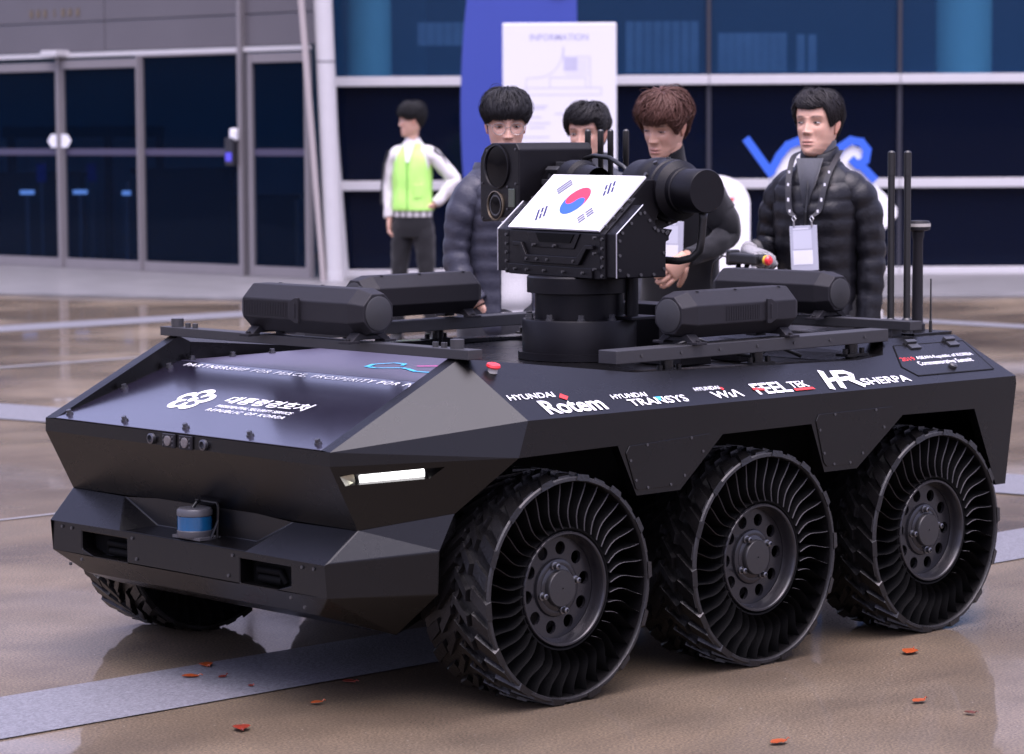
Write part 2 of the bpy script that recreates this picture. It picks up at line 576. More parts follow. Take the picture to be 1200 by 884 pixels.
# rear service hatch: a thin proud plate on the slope
hq = [(1.72, .10), (1.745, .046), (2.135, .046), (2.16, .215), (1.80, .215)]
mb = MB()
mb.prism([S0+SU*a+SV*b-nS*.002 for a, b in hq], nS*.0022)
hatch = mb.build('hatch', PAINT, UGV, bevel=.0008)
gap = []
for i in range(5):
    gap += stroke([hq[i], hq[(i+1) % 5]], .005)
for i, (a, b) in enumerate(((1.89, .222), (2.09, .222))):
    mb = MB()
    Mx = Matrix((SU, SV, nS)).transposed()
    mb.box(S0+SU*a+SV*b+nS*.006, (.05, .014, .012), Mx)
    mb.box(S0+SU*a+SV*(b-.022)+nS*.003, (.05, .022, .005), Mx)
    mb.build('hinge', BOLT, hatch)
mb = MB()
mb.lathe([(.001, .012), (.010, .012), (.014, .008), (.014, 0)], 14)
lt = mb.build('latch', BOLT, hatch, smooth=True)
lt.matrix_local = Matrix.Translation(S0+SU*1.955+SV*.078) @ nS.to_track_quat('Z', 'Y').to_matrix().to_4x4()
printed('hatch_seam', gap, S0, SU, SV, DARK, hatch, depth=.0004)
# access panels on the side wall between the wheels, with a seam of their own
for pts in ([(.585, .685), (.545, .58), (.535, .575), (.365, .575), (.225, .69), (.24, .715), (.57, .705)],
            [(-.238, .715), (-.275, .585), (-.29, .572), (-.425, .570), (-.61, .70), (-.60, .735), (-.25, .735)]):
    mb = MB()
    mb.prism([V((x, .9495, z)) for x, z in pts], V((0, .0035, 0)))
    pa = mb.build('access_panel', PAINT, UGV, bevel=.0012)
    mb = MB()
    cx, cz = sum(p[0] for p in pts)/len(pts), sum(p[1] for p in pts)/len(pts)
    for i in range(len(pts)):
        a, b = pts[i], pts[(i+1) % len(pts)]
        if math.hypot(a[0]-b[0], a[1]-b[1]) < .04: continue
        for t in (.2, .8):
            x, z = a[0]+(b[0]-a[0])*t, a[1]+(b[1]-a[1])*t
            x, z = x+(cx-x)*.07, z+(cz-z)*.07
            mb.cyl((x, .953, z), (x, .9555, z), .0045, n=8)
    stuff(mb.build('screws', BOLT, pa))
# rear tow bracket
mb = MB()
mb.box((-1.25, .80, .66), (.035, .08, .10))
mb.box((-1.26, .80, .70), (.05, .10, .012))
mb.build('rear_bracket', PAINT, UGV, bevel=.003)

# headlights (both sides): reflector, lit bar
for sgn in (1, -1):
    q = (lambda p: V(p)) if sgn > 0 else mir
    a, b = V((1.355, .694, .658)), V((1.205, .789, .6705))
    mb = MB()
    mb.tube([q(a), q(b)], [.0105, .0105], 12)
    mb.build('headlight', LED, UGV, smooth=True)
    mb = MB()
    mb.poly([q(p) for p in (V((1.414, .682, .668)), V((1.372, .690, .672)), V((1.362, .685, .645)), V((1.402, .690, .642)))])
    mb.build('lamp_reflector', REFL, UGV)
# nose cameras
def nose(y, kind):
    mb = MB()
    x = 1.445
    if kind == 'ring':
        mb.lathe([(.016, 0), (.016, .010), (.011, .012), (.010, .004), (.001, .004)], 20, (x, y, .714), 'X')
        return mb.build('camera_ring', STEEL, UGV, smooth=True)
    mb.box((x+.003, y, .714), (.008, .058, .040))
    o = mb.build('camera_housing', PLAST, UGV, bevel=.002)
    m2 = MB()
    m2.lathe([(.015, 0), (.015, .004), (.012, .005), (.001, .0045)], 18, (x+.007, y, .714), 'X')
    m2.build('lens', mat('camera_lens', (.10, .09, .09), rough=.2, coat=.6), o, smooth=True)
    m3 = MB()
    for dy in (-.022, .022):
        for dz in (-.012, 0, .012):
            m3.cyl((x+.006, y+dy, .714+dz), (x+.009, y+dy, .714+dz), .0032, n=6)
    stuff(m3.build('diodes', STEEL, o))
nose(-.127, 'ring'); nose(-.044, 'cam'); nose(.037, 'cam'); nose(.122, 'ring')

# bumper
bt, bb = V((1.444, .657, .429)), V((1.439, .655, .332))
bs, bsl = V((1.176, .815, .452)), V((1.173, .81, .332))
btop = V((1.127, .815, .553)); bun = V((1.20, .66, .205)); bfl = V((1.386, .554, .268))
nb_, vb, nf = V((1.349, .406, .512)), V((1.350, .235, .438)), V((1.442, .300, .4285))
m_ = MB()
rec = [(.50, .405), (.27, .405), (.27, .335), (.44, .335), (.50, .352)]
for sgn in (1, -1):
    q = (lambda p: V(p)) if sgn > 0 else mir
    P_ = lambda *p: m_.poly([q(x) for x in p])
    P_(bt, nf, nb_, N1)
    P_(N1, bt, bs, HF+V((.002, 0, 0)))
    P_(nf, vb, nb_)
    P_(bt, bb, bsl, bs)
    P_(bb, bfl, bun, bsl)
    P_(HF, bs, bsl, bun, V((1.10, .66, .24)), V((1.10, .80, .50)))
    P_(nb_, N1, V((1.30, .676, .50)), V((1.30, .3, .46)))
m_.poly([nf, vb, mir(vb), mir(nf)])
wt = V((1.352, .235, .520))
m_.poly([vb, mir(vb), mir(wt), wt])
for q in (lambda p: V(p), mir):
    m_.poly([q(nb_), q(vb), q(wt)])
m_.poly([bfl, mir(bfl), mir(bun), bun])
m_.poly([bb, bfl, mir(bfl), mir(bb)])
face = [bt, bb, mir(bb), mir(bt)]
tmp = MB()
holes = [[V((1.4415, s*y, z)) for y, z in rec] for s in (1, -1)]
outer = [V((1.4415, bt.y, bt.z)), V((1.4415, bb.y, bb.z)), V((1.4415, -bb.y, bb.z)), V((1.4415, -bt.y, bt.z))]
plate_mesh(tmp, outer, holes, V((-.05, 0, 0)))
m_.add(tmp.v, tmp.f)
bumper = m_.build('bumper', PAINT, UGV, bevel=.003, angle=14)
for s in (1, -1):
    mb = MB()
    mb.tube([(1.37, s*.42, .345), (1.395, s*.42, .35), (1.402, s*.41, .375), (1.402, s*.31, .375), (1.395, s*.30, .35), (1.37, s*.30, .345)], .011, 10)
    mb.cyl((1.395, s*.41, .350), (1.395, s*.31, .350), .014, n=12)
    mb.box((1.385, s*.385, .37), (.012, .25, .09))
    mb.build('tow_shackle', DARK, bumper, smooth=True)
mb = MB()
for y, z in ((.6, .41), (.55, .41), (.24, .41), (.22, .35), (-.6, .41), (-.55, .41), (-.24, .41), (-.22, .35), (.5, .32), (-.5, .32), (.56, .30), (-.56, .30)):
    mb.cyl((1.44, y, z), (1.4455, y, z), .005, n=8)
stuff(mb.build('screws', BOLT, bumper))
# lidar in the notch
mb = MB()
lx, ly, lz = 1.402, .012, .438
mb.box((lx-.005, ly, lz-.002), (.075, .13, .008))
mb.lathe([(.001, 0), (.050, 0), (.052, .004), (.052, .018), (.050, .020)], 28, (lx, ly, lz))
mb.lathe([(.050, .060), (.052, .062), (.052, .076), (.048, .082), (.001, .082)], 28, (lx, ly, lz))
lid = mb.build('lidar', LIDK, UGV, smooth=True)
mb = MB()
mb.lathe([(.0505, .020), (.0505, .060)], 28, (lx, ly, lz))
mb.build('sensor_window', LIDB, lid, smooth=True)
mb = MB()
mb.tube([(lx-.022, ly+.075, lz), (lx-.026, ly+.078, lz+.09), (lx-.028, ly+.07, lz+.10), (lx-.028, ly-.03, lz+.10)], .004, 6)
mb.tube([(lx-.0, ly+.075, lz), (lx-.024, ly+.078, lz+.05)], .004, 6)
mb.tube([(lx, ly-.01, lz+.08), (lx-.015, ly-.01, lz+.095), (lx-.028, ly-.01, lz+.10)], .005, 8)
mb.build('lidar_bracket', PAINT, lid)

# cross bar over the hood
mb = MB()
mb.box((.958, .01, .975), (.055, 1.44, .028))
cb = mb.build('cross_bar', PAINT3, UGV, bevel=.002)
for s in (-1, 1):
    for (dx, dy, r, h) in ((.0, .655, .020, .026), (.0, .600, .009, .014), (.0, .563, .009, .014)):
        mb = MB()
        mb.cyl((.958+dx, s*dy, .989), (.958+dx, s*dy, .989+h), r, n=16)
        mb.build('bolt', BOLT, cb, smooth=True)
# emergency stop button
mb = MB()
eb = V((.905, .742, .9225))
q_ = nS.to_track_quat('Z', 'Y').to_matrix().to_4x4()
mb.lathe([(.014, 0), (.014, .014), (.001, .014)], 18)
es = mb.build('stop_button_base', mat('pale_collar', (.45, .43, .40), rough=.4), UGV, smooth=True)
es.matrix_local = Matrix.Translation(eb) @ (nS+V((0, 0, 1.2))).normalized().to_track_quat('Z', 'Y').to_matrix().to_4x4()
mb = MB()
mb.lathe([(.010, .013), (.019, .015), (.021, .019), (.019, .025), (.012, .028), (.001, .028)], 22)
mb.build('stop_button', REDB, es, smooth=True)

# side rails on posts
for s in (1, -1):
    mb = MB()
    mb.box((-.197, s*.72, .936), (1.244, .075, .040))
    rail = mb.build('side_rail', PAINT3, UGV, bevel=.0025)
    mb = MB()
    for k in range(7):
        mb.cyl((.32-.17*k, s*.7577, .937), (.32-.17*k, s*.7605, .937), .005, n=8)
    stuff(mb.build('screws', BOLT, rail))
    for x in (.19, -.21, -.66):
        zb = .86+.02
        mb = MB()
        mb.cyl((x, s*.735, zb-.01), (x, s*.735, .92), .021, n=14)
        mb.box((x, s*.74, zb+.002), (.105, .05, .008))
        for dx in (-.04, .04):
            mb.cyl((x+dx, s*.745, zb), (x+dx, s*.745, zb+.022), .009, n=8)
        mb.build('rail_post', PAINT, rail, smooth=True)
# rear cross bar for the fourth canister
mb = MB()
mb.box((-1.0, .10, .955), (.06, 1.25, .03))
for y in (-.45, .62):
    mb.box((-1.0, y, .93), (.05, .05, .04))
mb.build('cross_bar', PAINT3, UGV, bevel=.002)

# canisters: long octagonal cases with feet
def canister(center, yaw, L=.58, r=.066, flank=1, lx_=.03, rx_=-.02):
    o = MB()
    hl = L/2
    n = 8
    a0 = PI/8
    def ring(x, rr):
        return [V((x, rr*math.cos(a0+k*PI/4), rr*math.sin(a0+k*PI/4))) for k in range(8)]
    o.loft([ring(-hl, r*.72), ring(-hl+.030, r), ring(hl-.055, r), ring(hl, r*.80)], caps=True)
    body = o.build('canister', PLAST, UGV, bevel=.003, angle=20)
    m2 = MB()
    m2.lathe([(r*.66, 0), (r*.66, .002), (r*.60, .004), (.001, .005)], 28, (hl, 0, 0), 'X')
    m2.build('end_cap', mat('cap_black', (.02, .02, .021), rough=.55) if 'cap_black' not in bpy.data.materials else bpy.data.materials['cap_black'], body, smooth=True)
    for s in (flank,):                          # strap lug and fine ribs on one flank
        m3 = MB()
        m3.prism([V((lx_-.03, s*(r*.92), .024)), V((lx_, s*(r*.92), .038)), V((lx_+.015, s*(r*.92), .038)), V((lx_+.015, s*(r*.92), -.038)), V((lx_, s*(r*.92), -.038)), V((lx_-.03, s*(r*.92), -.024))], V((0, s*.010, 0)))
        m3.box((lx_, s*(r*.92+.011), 0), (.006, .004, .045))
        m3.build('strap_lug', PLAST, body, bevel=.002)
    m4 = MB()
    for s in (flank,):
        for k in range(20 if flank > 0 else 28):
            m4.box((rx_-k*.0078*(1 if flank < 0 else -1), s*(r*.922+.0008), .0), (.0036, .0018, .044))
    stuff(m4.build('ribs', PLAST, body))
    m5 = MB()
    for x in (-.2, 0, .17):
        m5.cyl((x, .030, r*.925), (x, .030, r*.925+.0015), .006, n=8)
    stuff(m5.build('screws', BOLT, body))
    for x in (-hl+.06, hl-.05):
        f = MB()
        for s in (1, -1):
            f.prism([V((x-.02, s*.018, -.066)), V((x-.02, s*.046, -.056)), V((x-.02, s*.078, -.083)), V((x-.02, s*.055, -.083)), V((x-.02, s*.03, -.071))], V((.04, 0, 0)))
            f.box((x, s*.070, -.083), (.045, .045, .008))
            f.cyl((x, s*.075, -.080), (x, s*.075, -.072), .007, n=8)
        f.box((x, 0, -.071), (.035, .08, .012))
        f.build('foot', PLAST, body, bevel=.0015)
    body.location = center
    body.rotation_euler = (0, 0, yaw)
    return body
canister((.958, .028, 1.073), PI/2, .575, .076, -1, .0, -.04)
canister((-.072, -.70, 1.045), 0, .53, .076, -1)
canister((-.135, .685, 1.042), 0, .53, .076, 1, -.11, -.065)
canister((-1.0, .135, 1.049), PI/2, .53, .076, 1)

# turret -------------------------------------------------------------
TX = -.171
tb = MB()
tb.lathe([(.20, .862), (.20, .885), (.186, .885), (.186, .985), (.183, .99), (.146, .99)], 56, (TX, 0, 0))
tb.build('turret_base', TURRET, UGV, smooth=True)
base = bpy.data.objects['turret_base']
bm0 = bolt_mesh(.010, .020).build('bolt', BOLT, base)
for k in range(10):
    a = k*2*PI/10+.2
    o = bm0 if k == 0 else link_copy(bm0, base)
    o.location = (TX+.170*math.cos(a), .170*math.sin(a), .989)
mb = MB()
mb.lathe([(.144, .985), (.144, 1.072), (.150, 1.074), (.170, 1.076), (.170, 1.125), (.166, 1.13), (.001, 1.13)], 56, (TX, 0, 0))
mb.build('turret_column', TURRET, UGV, smooth=True)
PHI = R(-10)
TM = Matrix.Translation((TX, 0, 0)) @ Matrix.Rotation(PHI, 4, 'Z')
def tpart(mb, name, m, parent=None, **k):
    mb.v = [tuple(TM @ V(p)) for p in mb.v]
    return mb.build(name, m, parent or UGV, **k)
# housing: profile in (x,z), pushed across y
hp = [(.100, 1.128), (.100, 1.272), (-.080, 1.440), (-.125, 1.440), (-.15, 1.38), (-.105, 1.285), (-.100, 1.128)]
mb = MB()
mb.prism([V((x, -.262, z)) for x, z in hp], V((0, .524, 0)))
th = tpart(mb, 'turret_housing', TURRET, bevel=.003)
# stepped front plates
mb = MB()
mb.prism([V((.100, y, z)) for y, z in ((-.225, 1.235), (-.175, 1.235), (-.145, 1.195), (.145, 1.195), (.19, 1.235), (.235, 1.235), (.235, 1.222), (.20, 1.222), (.155, 1.170), (-.155, 1.170), (-.185, 1.222), (-.225, 1.222))], V((.012, 0, 0)))
mb.prism([V((.100, y, z)) for y, z in ((-.255, 1.130), (.225, 1.130), (.225, 1.162), (-.255, 1.162))], V((.008, 0, 0)))
mb.prism([V((.100, y, z)) for y, z in ((-.150, 1.270), (-.120, 1.220), (.120, 1.220), (.155, 1.270))], V((.004, 0, 0)))
tpart(mb, 'front_plate', TURRET, th, bevel=.002)
mb = MB()
for y, z in ((-.21, 1.146), (-.14, 1.146), (-.04, 1.146), (.07, 1.146), (.18, 1.146), (-.14, 1.182), (-.08, 1.182), (-.02, 1.182), (.13, 1.182), (.245, 1.26), (.245, 1.21), (.245, 1.16), (-.10, 1.228), (.02, 1.228)):
    mb.cyl((.105, y, z), (.117, y, z), .0048, n=8)
stuff(tpart(mb, 'screws', BOLT, th))
mb = MB()
mb.prism([V((.1045, y, z)) for y, z in ((-.095, 1.268), (-.075, 1.238), (.10, 1.238), (.125, 1.268))], V((.002, 0, 0)))
tpart(mb, 'recess_shade', DARK, th)  # flat dark plate standing in for the shade of a recess
# cheek boxes left and right
ck = [(.093, 1.135), (.093, 1.273), (-.009, 1.363), (-.068, 1.290), (-.126, 1.283), (-.112, 1.262), (-.112, 1.250), (-.100, 1.245), (-.099, 1.133)]
for s in (1, -1):
    mb = MB()
    mb.prism([V((x, s*.285, z)) for x, z in ck], V((0, s*.055, 0)))
    cko = tpart(mb, 'cheek_box', TURRET, bevel=.003)
    mb = MB()
    mb.prism([V((x, s*.262, z)) for x, z in ((.10, 1.13), (.10, 1.272), (-.02, 1.385), (-.1, 1.3), (-.1, 1.13))], V((0, s*.024, 0)))
    tpart(mb, 'spacer_plate', TURRET, cko, bevel=.002)
    mb = MB()
    for (x0, z0), (x1, z1) in (((.093, 1.135), (.093, 1.273)), ((.093, 1.273), (-.009, 1.363))):
        mb.tube([(x0, s*.3405, z0), (x1, s*.3405, z1)], .0022, 6)
    tpart(mb, 'bare_edge', ALU, cko)
    mb = MB()
    for i in range(4):
        (x0, z0), (x1, z1) = ck[i], ck[i+1]
        for t in (.12, .5, .88):
            x, z = x0+(x1-x0)*t, z0+(z1-z0)*t
            x, z = x+(0-x)*.12, z+(1.22-z)*.12
            mb.cyl((x, s*.338, z), (x, s*.345, z), .0052, n=8)
    for x, z in ((.05, 1.143), (0, 1.143), (-.05, 1.143), (-.09, 1.16), (-.09, 1.21), (-.10, 1.272)):
        mb.cyl((x, s*.338, z), (x, s*.345, z), .0052, n=8)
    stuff(tpart(mb, 'screws', BOLT, cko))
    mb = MB()
    for k in range(9):
        mb.cyl((.098, s*.275, 1.14+.0145*k), (.106, s*.275, 1.14+.0145*k), .0055, n=8) if k % 2 == 0 else None
    for k in range(4):
        mb.cyl((.085-.03*k, s*.275, 1.292+.0262*k), (.088-.03*k, s*.275, 1.300+.0262*k), .0055, n=8)
    stuff(tpart(mb, 'screws', BOLT, cko))
# the flag panel
fa, fb = V((.106, 0, 1.283)), V((-.077, 0, 1.452))
fe = (fb-fa).normalized(); fn = V((fe.z, 0, -fe.x)); fn = fn if fn.z > 0 else -fn
mb = MB()
mb.prism([fa+EY*-.26-fn*.008, fa+EY*.26-fn*.008, fb+EY*.26-fn*.008, fb+EY*-.26-fn*.008], fn*.008)
flag = tpart(mb, 'flag_panel', FLAGW, bevel=.0012)
rotTM = TM.to_3x3()
FO = TM @ fa; FU = rotTM @ EY; FV = rotTM @ fe
def fpr(name, polys, m, d=.0008):
    return printed(name, polys, FO, FU, FV, m, flag, depth=d)
cx, cy, rr = -.003, .128, .062
tl = R(-30)
def taeg(flip):
    c, s_ = math.cos(tl), math.sin(tl)
    sg = 1 if not flip else -1
    out = [(rr*math.cos(t), rr*math.sin(t)) for t in [i*PI/28 for i in range(29)]]     # upper half, right to left
    out += [(-rr/2+rr/2*math.cos(t), rr/2*math.sin(t)) for t in [PI+i*PI/14 for i in range(1, 15)]]   # dips below on the left
    out += [(rr/2+rr/2*math.cos(t), rr/2*math.sin(t)) for t in [PI-i*PI/14 for i in range(1, 14)]]    # bulges up on the right
    if flip:
        out = [(-x, -y) for x, y in out]
    return [(cx+x*c-y*s_, cy+x*s_+y*c) for x, y in out]
fpr('red_comma', [taeg(False)], FLAGR)
fpr('blue_comma', [taeg(True)], FLAGB)
def trig(px, py, ang, rows):
    c, s_ = math.cos(ang), math.sin(ang)
    out = []
    for i, broken in enumerate(rows):
        yy = (1-i)*.0160
        for (x0, x1) in (((-.030, -.003), (.003, .030)) if broken else ((-.030, .030),)):
            pl = [(x0, yy-.0046), (x1, yy-.0046), (x1, yy+.0046), (x0, yy+.0046)]
            out.append([(px+x*c-y*s_, py+x*s_+y*c) for x, y in pl])
    return out
AN = math.atan2(2, 3)
fpr('trigram', trig(-.130, .190, PI/2-AN, (0, 0, 0)), FLAGK)
fpr('trigram', trig(.126, .188, PI/2+AN, (1, 0, 1)), FLAGK)
fpr('trigram', trig(-.133, .067, PI/2+AN, (0, 1, 0)), FLAGK)
fpr('trigram', trig(.122, .064, PI/2-AN, (1, 1, 1)), FLAGK)
# sight box with two lenses
sx, y0, y1, z0, z1 = .0, -.592, -.352, 1.288, 1.556
prof = [(y0, z0+.012), (y0+.012, z0), (y1-.004, z0+.03), (y1, z0+.04), (y1, z1-.022), (y1-.02, z1), (y0+.075, z1), (y0+.03, z1-.016), (y0+.004, z1-.05), (y0, z1-.075)]
mb = MB()
mb.prism([V((sx, y, z)) for y, z in prof], V((-.30, 0, 0)))
sight = tpart(mb, 'sight_box', TURRET, bevel=.004, angle=20)
def lens(cy_, cz_, r, ringm):
    mb = MB()
    mb.lathe([(r*1.06, 0), (r*1.06, .006), (r, .007), (r*.97, .001)], 40, (sx, cy_, cz_), 'X')
    o = tpart(mb, 'lens_ring', ringm, sight, smooth=True)
    mb = MB()
    mb.lathe([(r*.985, .0015), (r*.7, .003), (r*.001, .004)], 40, (sx, cy_, cz_), 'X')
    tpart(mb, 'lens', GLASSL, sight, smooth=True)
lens(-.484, 1.476, .071, TURRET)
lens(-.492, 1.345, .047, LENSR)
mb = MB()
for k, r in enumerate((.036,)):
    mb.lathe([(r, .004), (r-.003, .005), (r-.006, .004)], 32, (sx, -.492, 1.345), 'X')
tpart(mb, 'lens_baffle', BOLT, sight, smooth=True)
mb = MB()
mb.box((sx+.001, -.395, 1.372), (.006, .036, .062))
tpart(mb, 'sensor_window', mat('greenish_window', (.045, .06, .045), rough=.2, spec=.7, coat=.5), sight, bevel=.002)
mb = MB()
for y, z in ((-.575, 1.302), (-.37, 1.332), (-.37, 1.42), (-.575, 1.42), (-.545, 1.53), (-.37, 1.535), (-.42, 1.41), (-.42, 1.335)):
    mb.cyl((sx-.001, y, z), (sx+.004, y, z), .004, n=8)
stuff(tpart(mb, 'screws', STEEL, sight))
# elevation arm between sight and housing
mb = MB()
mb.lathe([(.04, -.36), (.055, -.352), (.055, -.325), (.048, -.32), (.048, -.285), (.056, -.28), (.056, -.262), (.070, -.255), (.074, -.25), (.074, -.19), (.06, -.18), (.05, -.1)], 36, (-.15, 0, 1.425), 'Y')
tpart(mb, 'elevation_joint', TURRET, smooth=True)
mb = MB()
for k in range(8):
    a = k*PI/4
    mb.box((-.15+.058*math.cos(a), -.306, 1.425+.058*math.sin(a)), (.018, .07, .018), Matrix.Rotation(-a, 3, 'Y'))
tpart(mb, 'clamp_lugs', BOLT, bpy.data.objects['elevation_joint'], bevel=.002)
# motor drum on the other side
mb = MB()
mb.lathe([(.001, 0.070), (.090, 0.070), (.098, 0.078), (.098, 0.150), (.105, 0.153), (.105, 0.195), (.101, 0.201), (.101, 0.245), (.096, 0.251), (.096, 0.277), (.082, 0.289), (.074, 0.295), (.074, 0.315), (.070, 0.318), (.070, 0.417), (.067, 0.422), (.001, 0.422)], 48, (-.20, 0, 1.404), 'Y')
drum = tpart(mb, 'motor_drum', TURRET, smooth=True)
mb = MB()
for k in range(12):
    a = k*PI/6
    mb.cyl((-.20+.1*math.cos(a), .217, 1.404+.1*math.sin(a)), (-.20+.107*math.cos(a), .217, 1.404+.107*math.sin(a)), .0075, n=8)
stuff(tpart(mb, 'screws', BOLT, drum))
mb = MB()
mb.prism([V((x, .085, z)) for x, z in ((-.12, 1.40), (-.10, 1.29), (-.16, 1.275), (-.24, 1.30), (-.26, 1.36))], V((0, .13, 0)))
tpart(mb, 'drum_bracket', TURRET, drum, bevel=.004)
mb = MB()
mb.tube([(-.22, .375, 1.345), (-.22, .375, 1.315), (-.215, .372, 1.25), (-.215, .362, 1.215), (-.20, .34, 1.19), (-.18, .30, 1.18), (-.13, .22, 1.185)], [.017, .013, .013, .013, .013, .012, .012], 10)
tpart(mb, 'drum_cable', CABLE, drum, smooth='all')
mb = MB()
mb.tube([(-.25, -.33, 1.50), (-.25, -.27, 1.512), (-.25, -.18, 1.505), (-.25, -.1, 1.475), (-.25, -.05, 1.44)], .008, 10)
tpart(mb, 'sight_cable', CABLE, smooth='all')
mb = MB()
mb.cyl((TX-.08, .16, .99), (TX-.08, .16, 1.14), .022, n=12)
mb.box((TX-.08, .16, .995), (.12, .12, .012))
mb.build('turret_strut', TURRET, UGV, bevel=.003)
for c_, d_ in (((TX-.33, -.05, .945), (.12, .3, .16)), ((TX-.02, .40, .885), (.14, .2, .045)), ((TX-.25, .45, .88), (.10, .14, .035))):
    mb = MB()
    mb.box(c_, d_)
    mb.build('deck_box', TURRET, UGV, bevel=.004)
mb = MB()
mb.tube([(TX+.02, .47, .89), (TX-.05, .52, .93), (TX-.12, .54, .90), (TX-.25, .55, .88), (TX-.38, .50, .91), (TX-.45, .56, .87)], .007, 8)
mb.tube([(TX-.02, .35, .90), (TX-.10, .42, .94), (TX-.22, .44, .90)], .006, 8)
mb.build('deck_cables', CABLE, UGV, smooth='all')
# antennas
def rod(p, h, r, name='antenna', base=.018):
    mb = MB()
    p = V(p)
    mb.lathe([(base, 0), (base, .035), (base*.8, .04), (r, .045), (r, h*.86), (r*1.12, h*.862), (r*1.12, h-.006), (r*.6, h), (.001, h)], 14, p)
    return mb.build(name, CABLE, UGV, smooth=True)
for y in (-.437, -.361, -.303, -.213):
    p = TM @ V((-.34, y, .88))
    rod((p.x, p.y, .872), .728, .0095)
rod((-1.09, .545, .924), .60, .0115, base=.02)
rod((-1.125, .585, .924), .60, .0115, base=.02)
mb = MB()
mb.lathe([(.026, 0), (.026, .02), (.019, .026), (.017, .30), (.021, .315), (.021, .33), (.040, .335), (.042, .345), (.042, .358), (.036, .366), (.001, .368)], 26, (-1.20, .57, .924))
gps = mb.build('antenna_mast', PLAST, UGV, smooth=True)
mb = MB()
mb.lathe([(.0425, .346), (.0425, .357)], 26, (-1.20, .57, .924))
mb.build('mast_ring', mat('pale_ring', (.35, .33, .30), rough=.35), gps, smooth=True)
mb = MB()
mb.tube([(-1.17, .65, .924), (-1.17, .65, .96), (-1.17, .65, .962), (-1.17, .65, 1.10)], [.006, .005, .0035, .0025], 8)
mb.build('whip_antenna', CABLE, UGV)
mb = MB()
mb.box((-1.135, .595, .919), (.20, .19, .012))
mb.build('antenna_plate', PAINT, UGV, bevel=.002)

# wheels -------------------------------------------------------------
def squash(p):
    x, y, z = p
    zmin = -.3200
    if z < zmin:
        k = (zmin-z)
        z = zmin-.0004
        y *= 1+k*.6
    return (x, y, z)
WH = MB()
prof = [(.303, -.126), (.303, .126), (.304, .134), (.306, .137), (.314, .136), (.3175, .131), (.311, .112), (.311, -.112), (.3175, -.131), (.314, -.136), (.306, -.137), (.304, -.134)]
WH.lathe(prof, 96, ax='Y', closed=True)
npf = len(prof)
WH.mi = [1 if (i//96) in (1, 2, 3, 4, 8, 9, 10) else 0 for i in range(len(WH.f))]
rw = random.Random(3)
def lug(a, y0, y1, w0, w1, skew, r0=.307, r1=.3285, fl=0.):
    """raised tread block from y0 to y1; widths in radians; skew turns it along the tread"""
    vs = []
    for (r_, k) in ((r0, 1.12), (r1, .86)):
        for y, w, e in ((y0, w0, -1), (y1, w1, 1)):
            ym = (y0+y1)/2
            yy = ym+(y-ym)*(1.04 if r_ == r0 else .95)+(fl if e > 0 and r_ == r0 else 0)
            for s in (-1, 1):
                aa = a+skew*(y-ym)+s*w*k/2
                vs.append((r_*math.sin(aa), yy, r_*math.cos(aa)))
    WH.add(vs, [(0, 1, 3, 2), (4, 6, 7, 5), (0, 4, 5, 1), (2, 3, 7, 6), (0, 2, 6, 4), (1, 5, 7, 3)])
NP = 28
for i in range(NP):
    a = i*2*PI/NP
    j = lambda: rw.uniform(-.006, .006)
    h = .3225+.002*(i % 2)
    lug(a+j(), .072, .139 if i % 2 else .131, .125, .15, 2.2, r1=h)
    lug(a+PI/NP+j(), -.139 if i % 2 else -.131, -.072, .15, .125, -2.2, r1=h)
    lug(a+.09+j(), .004, .060, .085, .105, 3.4)
    lug(a+PI/NP+.09+j(), -.060, -.004, .105, .085, -3.4)
    lug(a+.02+j(), -.014, .030, .06, .045, -4.0, r1=.326)
WH.v = [squash(p) for p in WH.v]
tyre = WH.build('wheel', [RUB, RUBF], UGV, smooth=True, weld=False)
# spoke sheets
def spoke(amp, buck):
    mb = MB()
    n = 9
    rings = []
    for i in range(n):
        t = i/(n-1)
        r_ = .172+(.304-.172)*t
        off = amp*math.sin(PI*t)*1.0+buck*math.sin(2*PI*t)
        th_ = .0013
        rings.append([V((off-th_, -.112, r_)), V((off+th_, -.112, r_)), V((off+th_, .119, r_)), V((off+th_*.2, .1225, r_)), V((off-th_, .119, r_))])
    mb.loft(rings, caps=False)
    mb.mi = [1 if i % 5 == 2 else 0 for i in range(len(mb.f))]
    return mb
NSP = 38
sp1 = spoke(.012, .004).build('spoke', [RUBS, RUBE], tyre, smooth=True)
sp2 = spoke(.020, .011).build('spoke', [RUBS, RUBE], tyre, smooth=True)
sp2.rotation_euler = (0, PI, 0)
rmb = MB()
rmb.lathe([(.158, .098), (.163, .106), (.163, .112), (.160, .116), (.155, .116), (.151, .111), (.149, .088), (.143, .076)], 64, ax='Y')
rmb.lathe([(.172, -.115), (.150, -.10), (.10, -.06), (.001, -.06)], 48, ax='Y')
hole = lambda a: [V((.112*math.sin(a)+.019*math.cos(t), .074, .112*math.cos(a)+.019*math.sin(t))) for t in [k*2*PI/18 for k in range(18)]]
tmp = MB()
plate_mesh(tmp, [V((.145*math.sin(t), .074, .145*math.cos(t))) for t in [k*2*PI/64 for k in range(64)]], [hole(PI/10+k*PI/5) for k in range(10)], V((0, -.012, 0)))
rmb.add(tmp.v, tmp.f)
rmb.lathe([(.084, .073), (.080, .081), (.071, .085), (.065, .084), (.058, .088), (.001, .088)], 40, ax='Y')
cmb = MB()
cmb.lathe([(.170, -.118), (.1745, -.115), (.1745, .108), (.172, .113), (.168, .112), (.162, .100), (.157, .098)], 64, ax='Y')
collar = cmb.build('rim_collar', RUBS, tyre, smooth=True)
rim = rmb.build('rim', RIM, tyre, smooth=True)
hmb = MB()
hmb.lathe([(.053, .086), (.053, .099), (.050, .103), (.003, .104), (.002, .101), (.0005, .101)], 36, ax='Y')
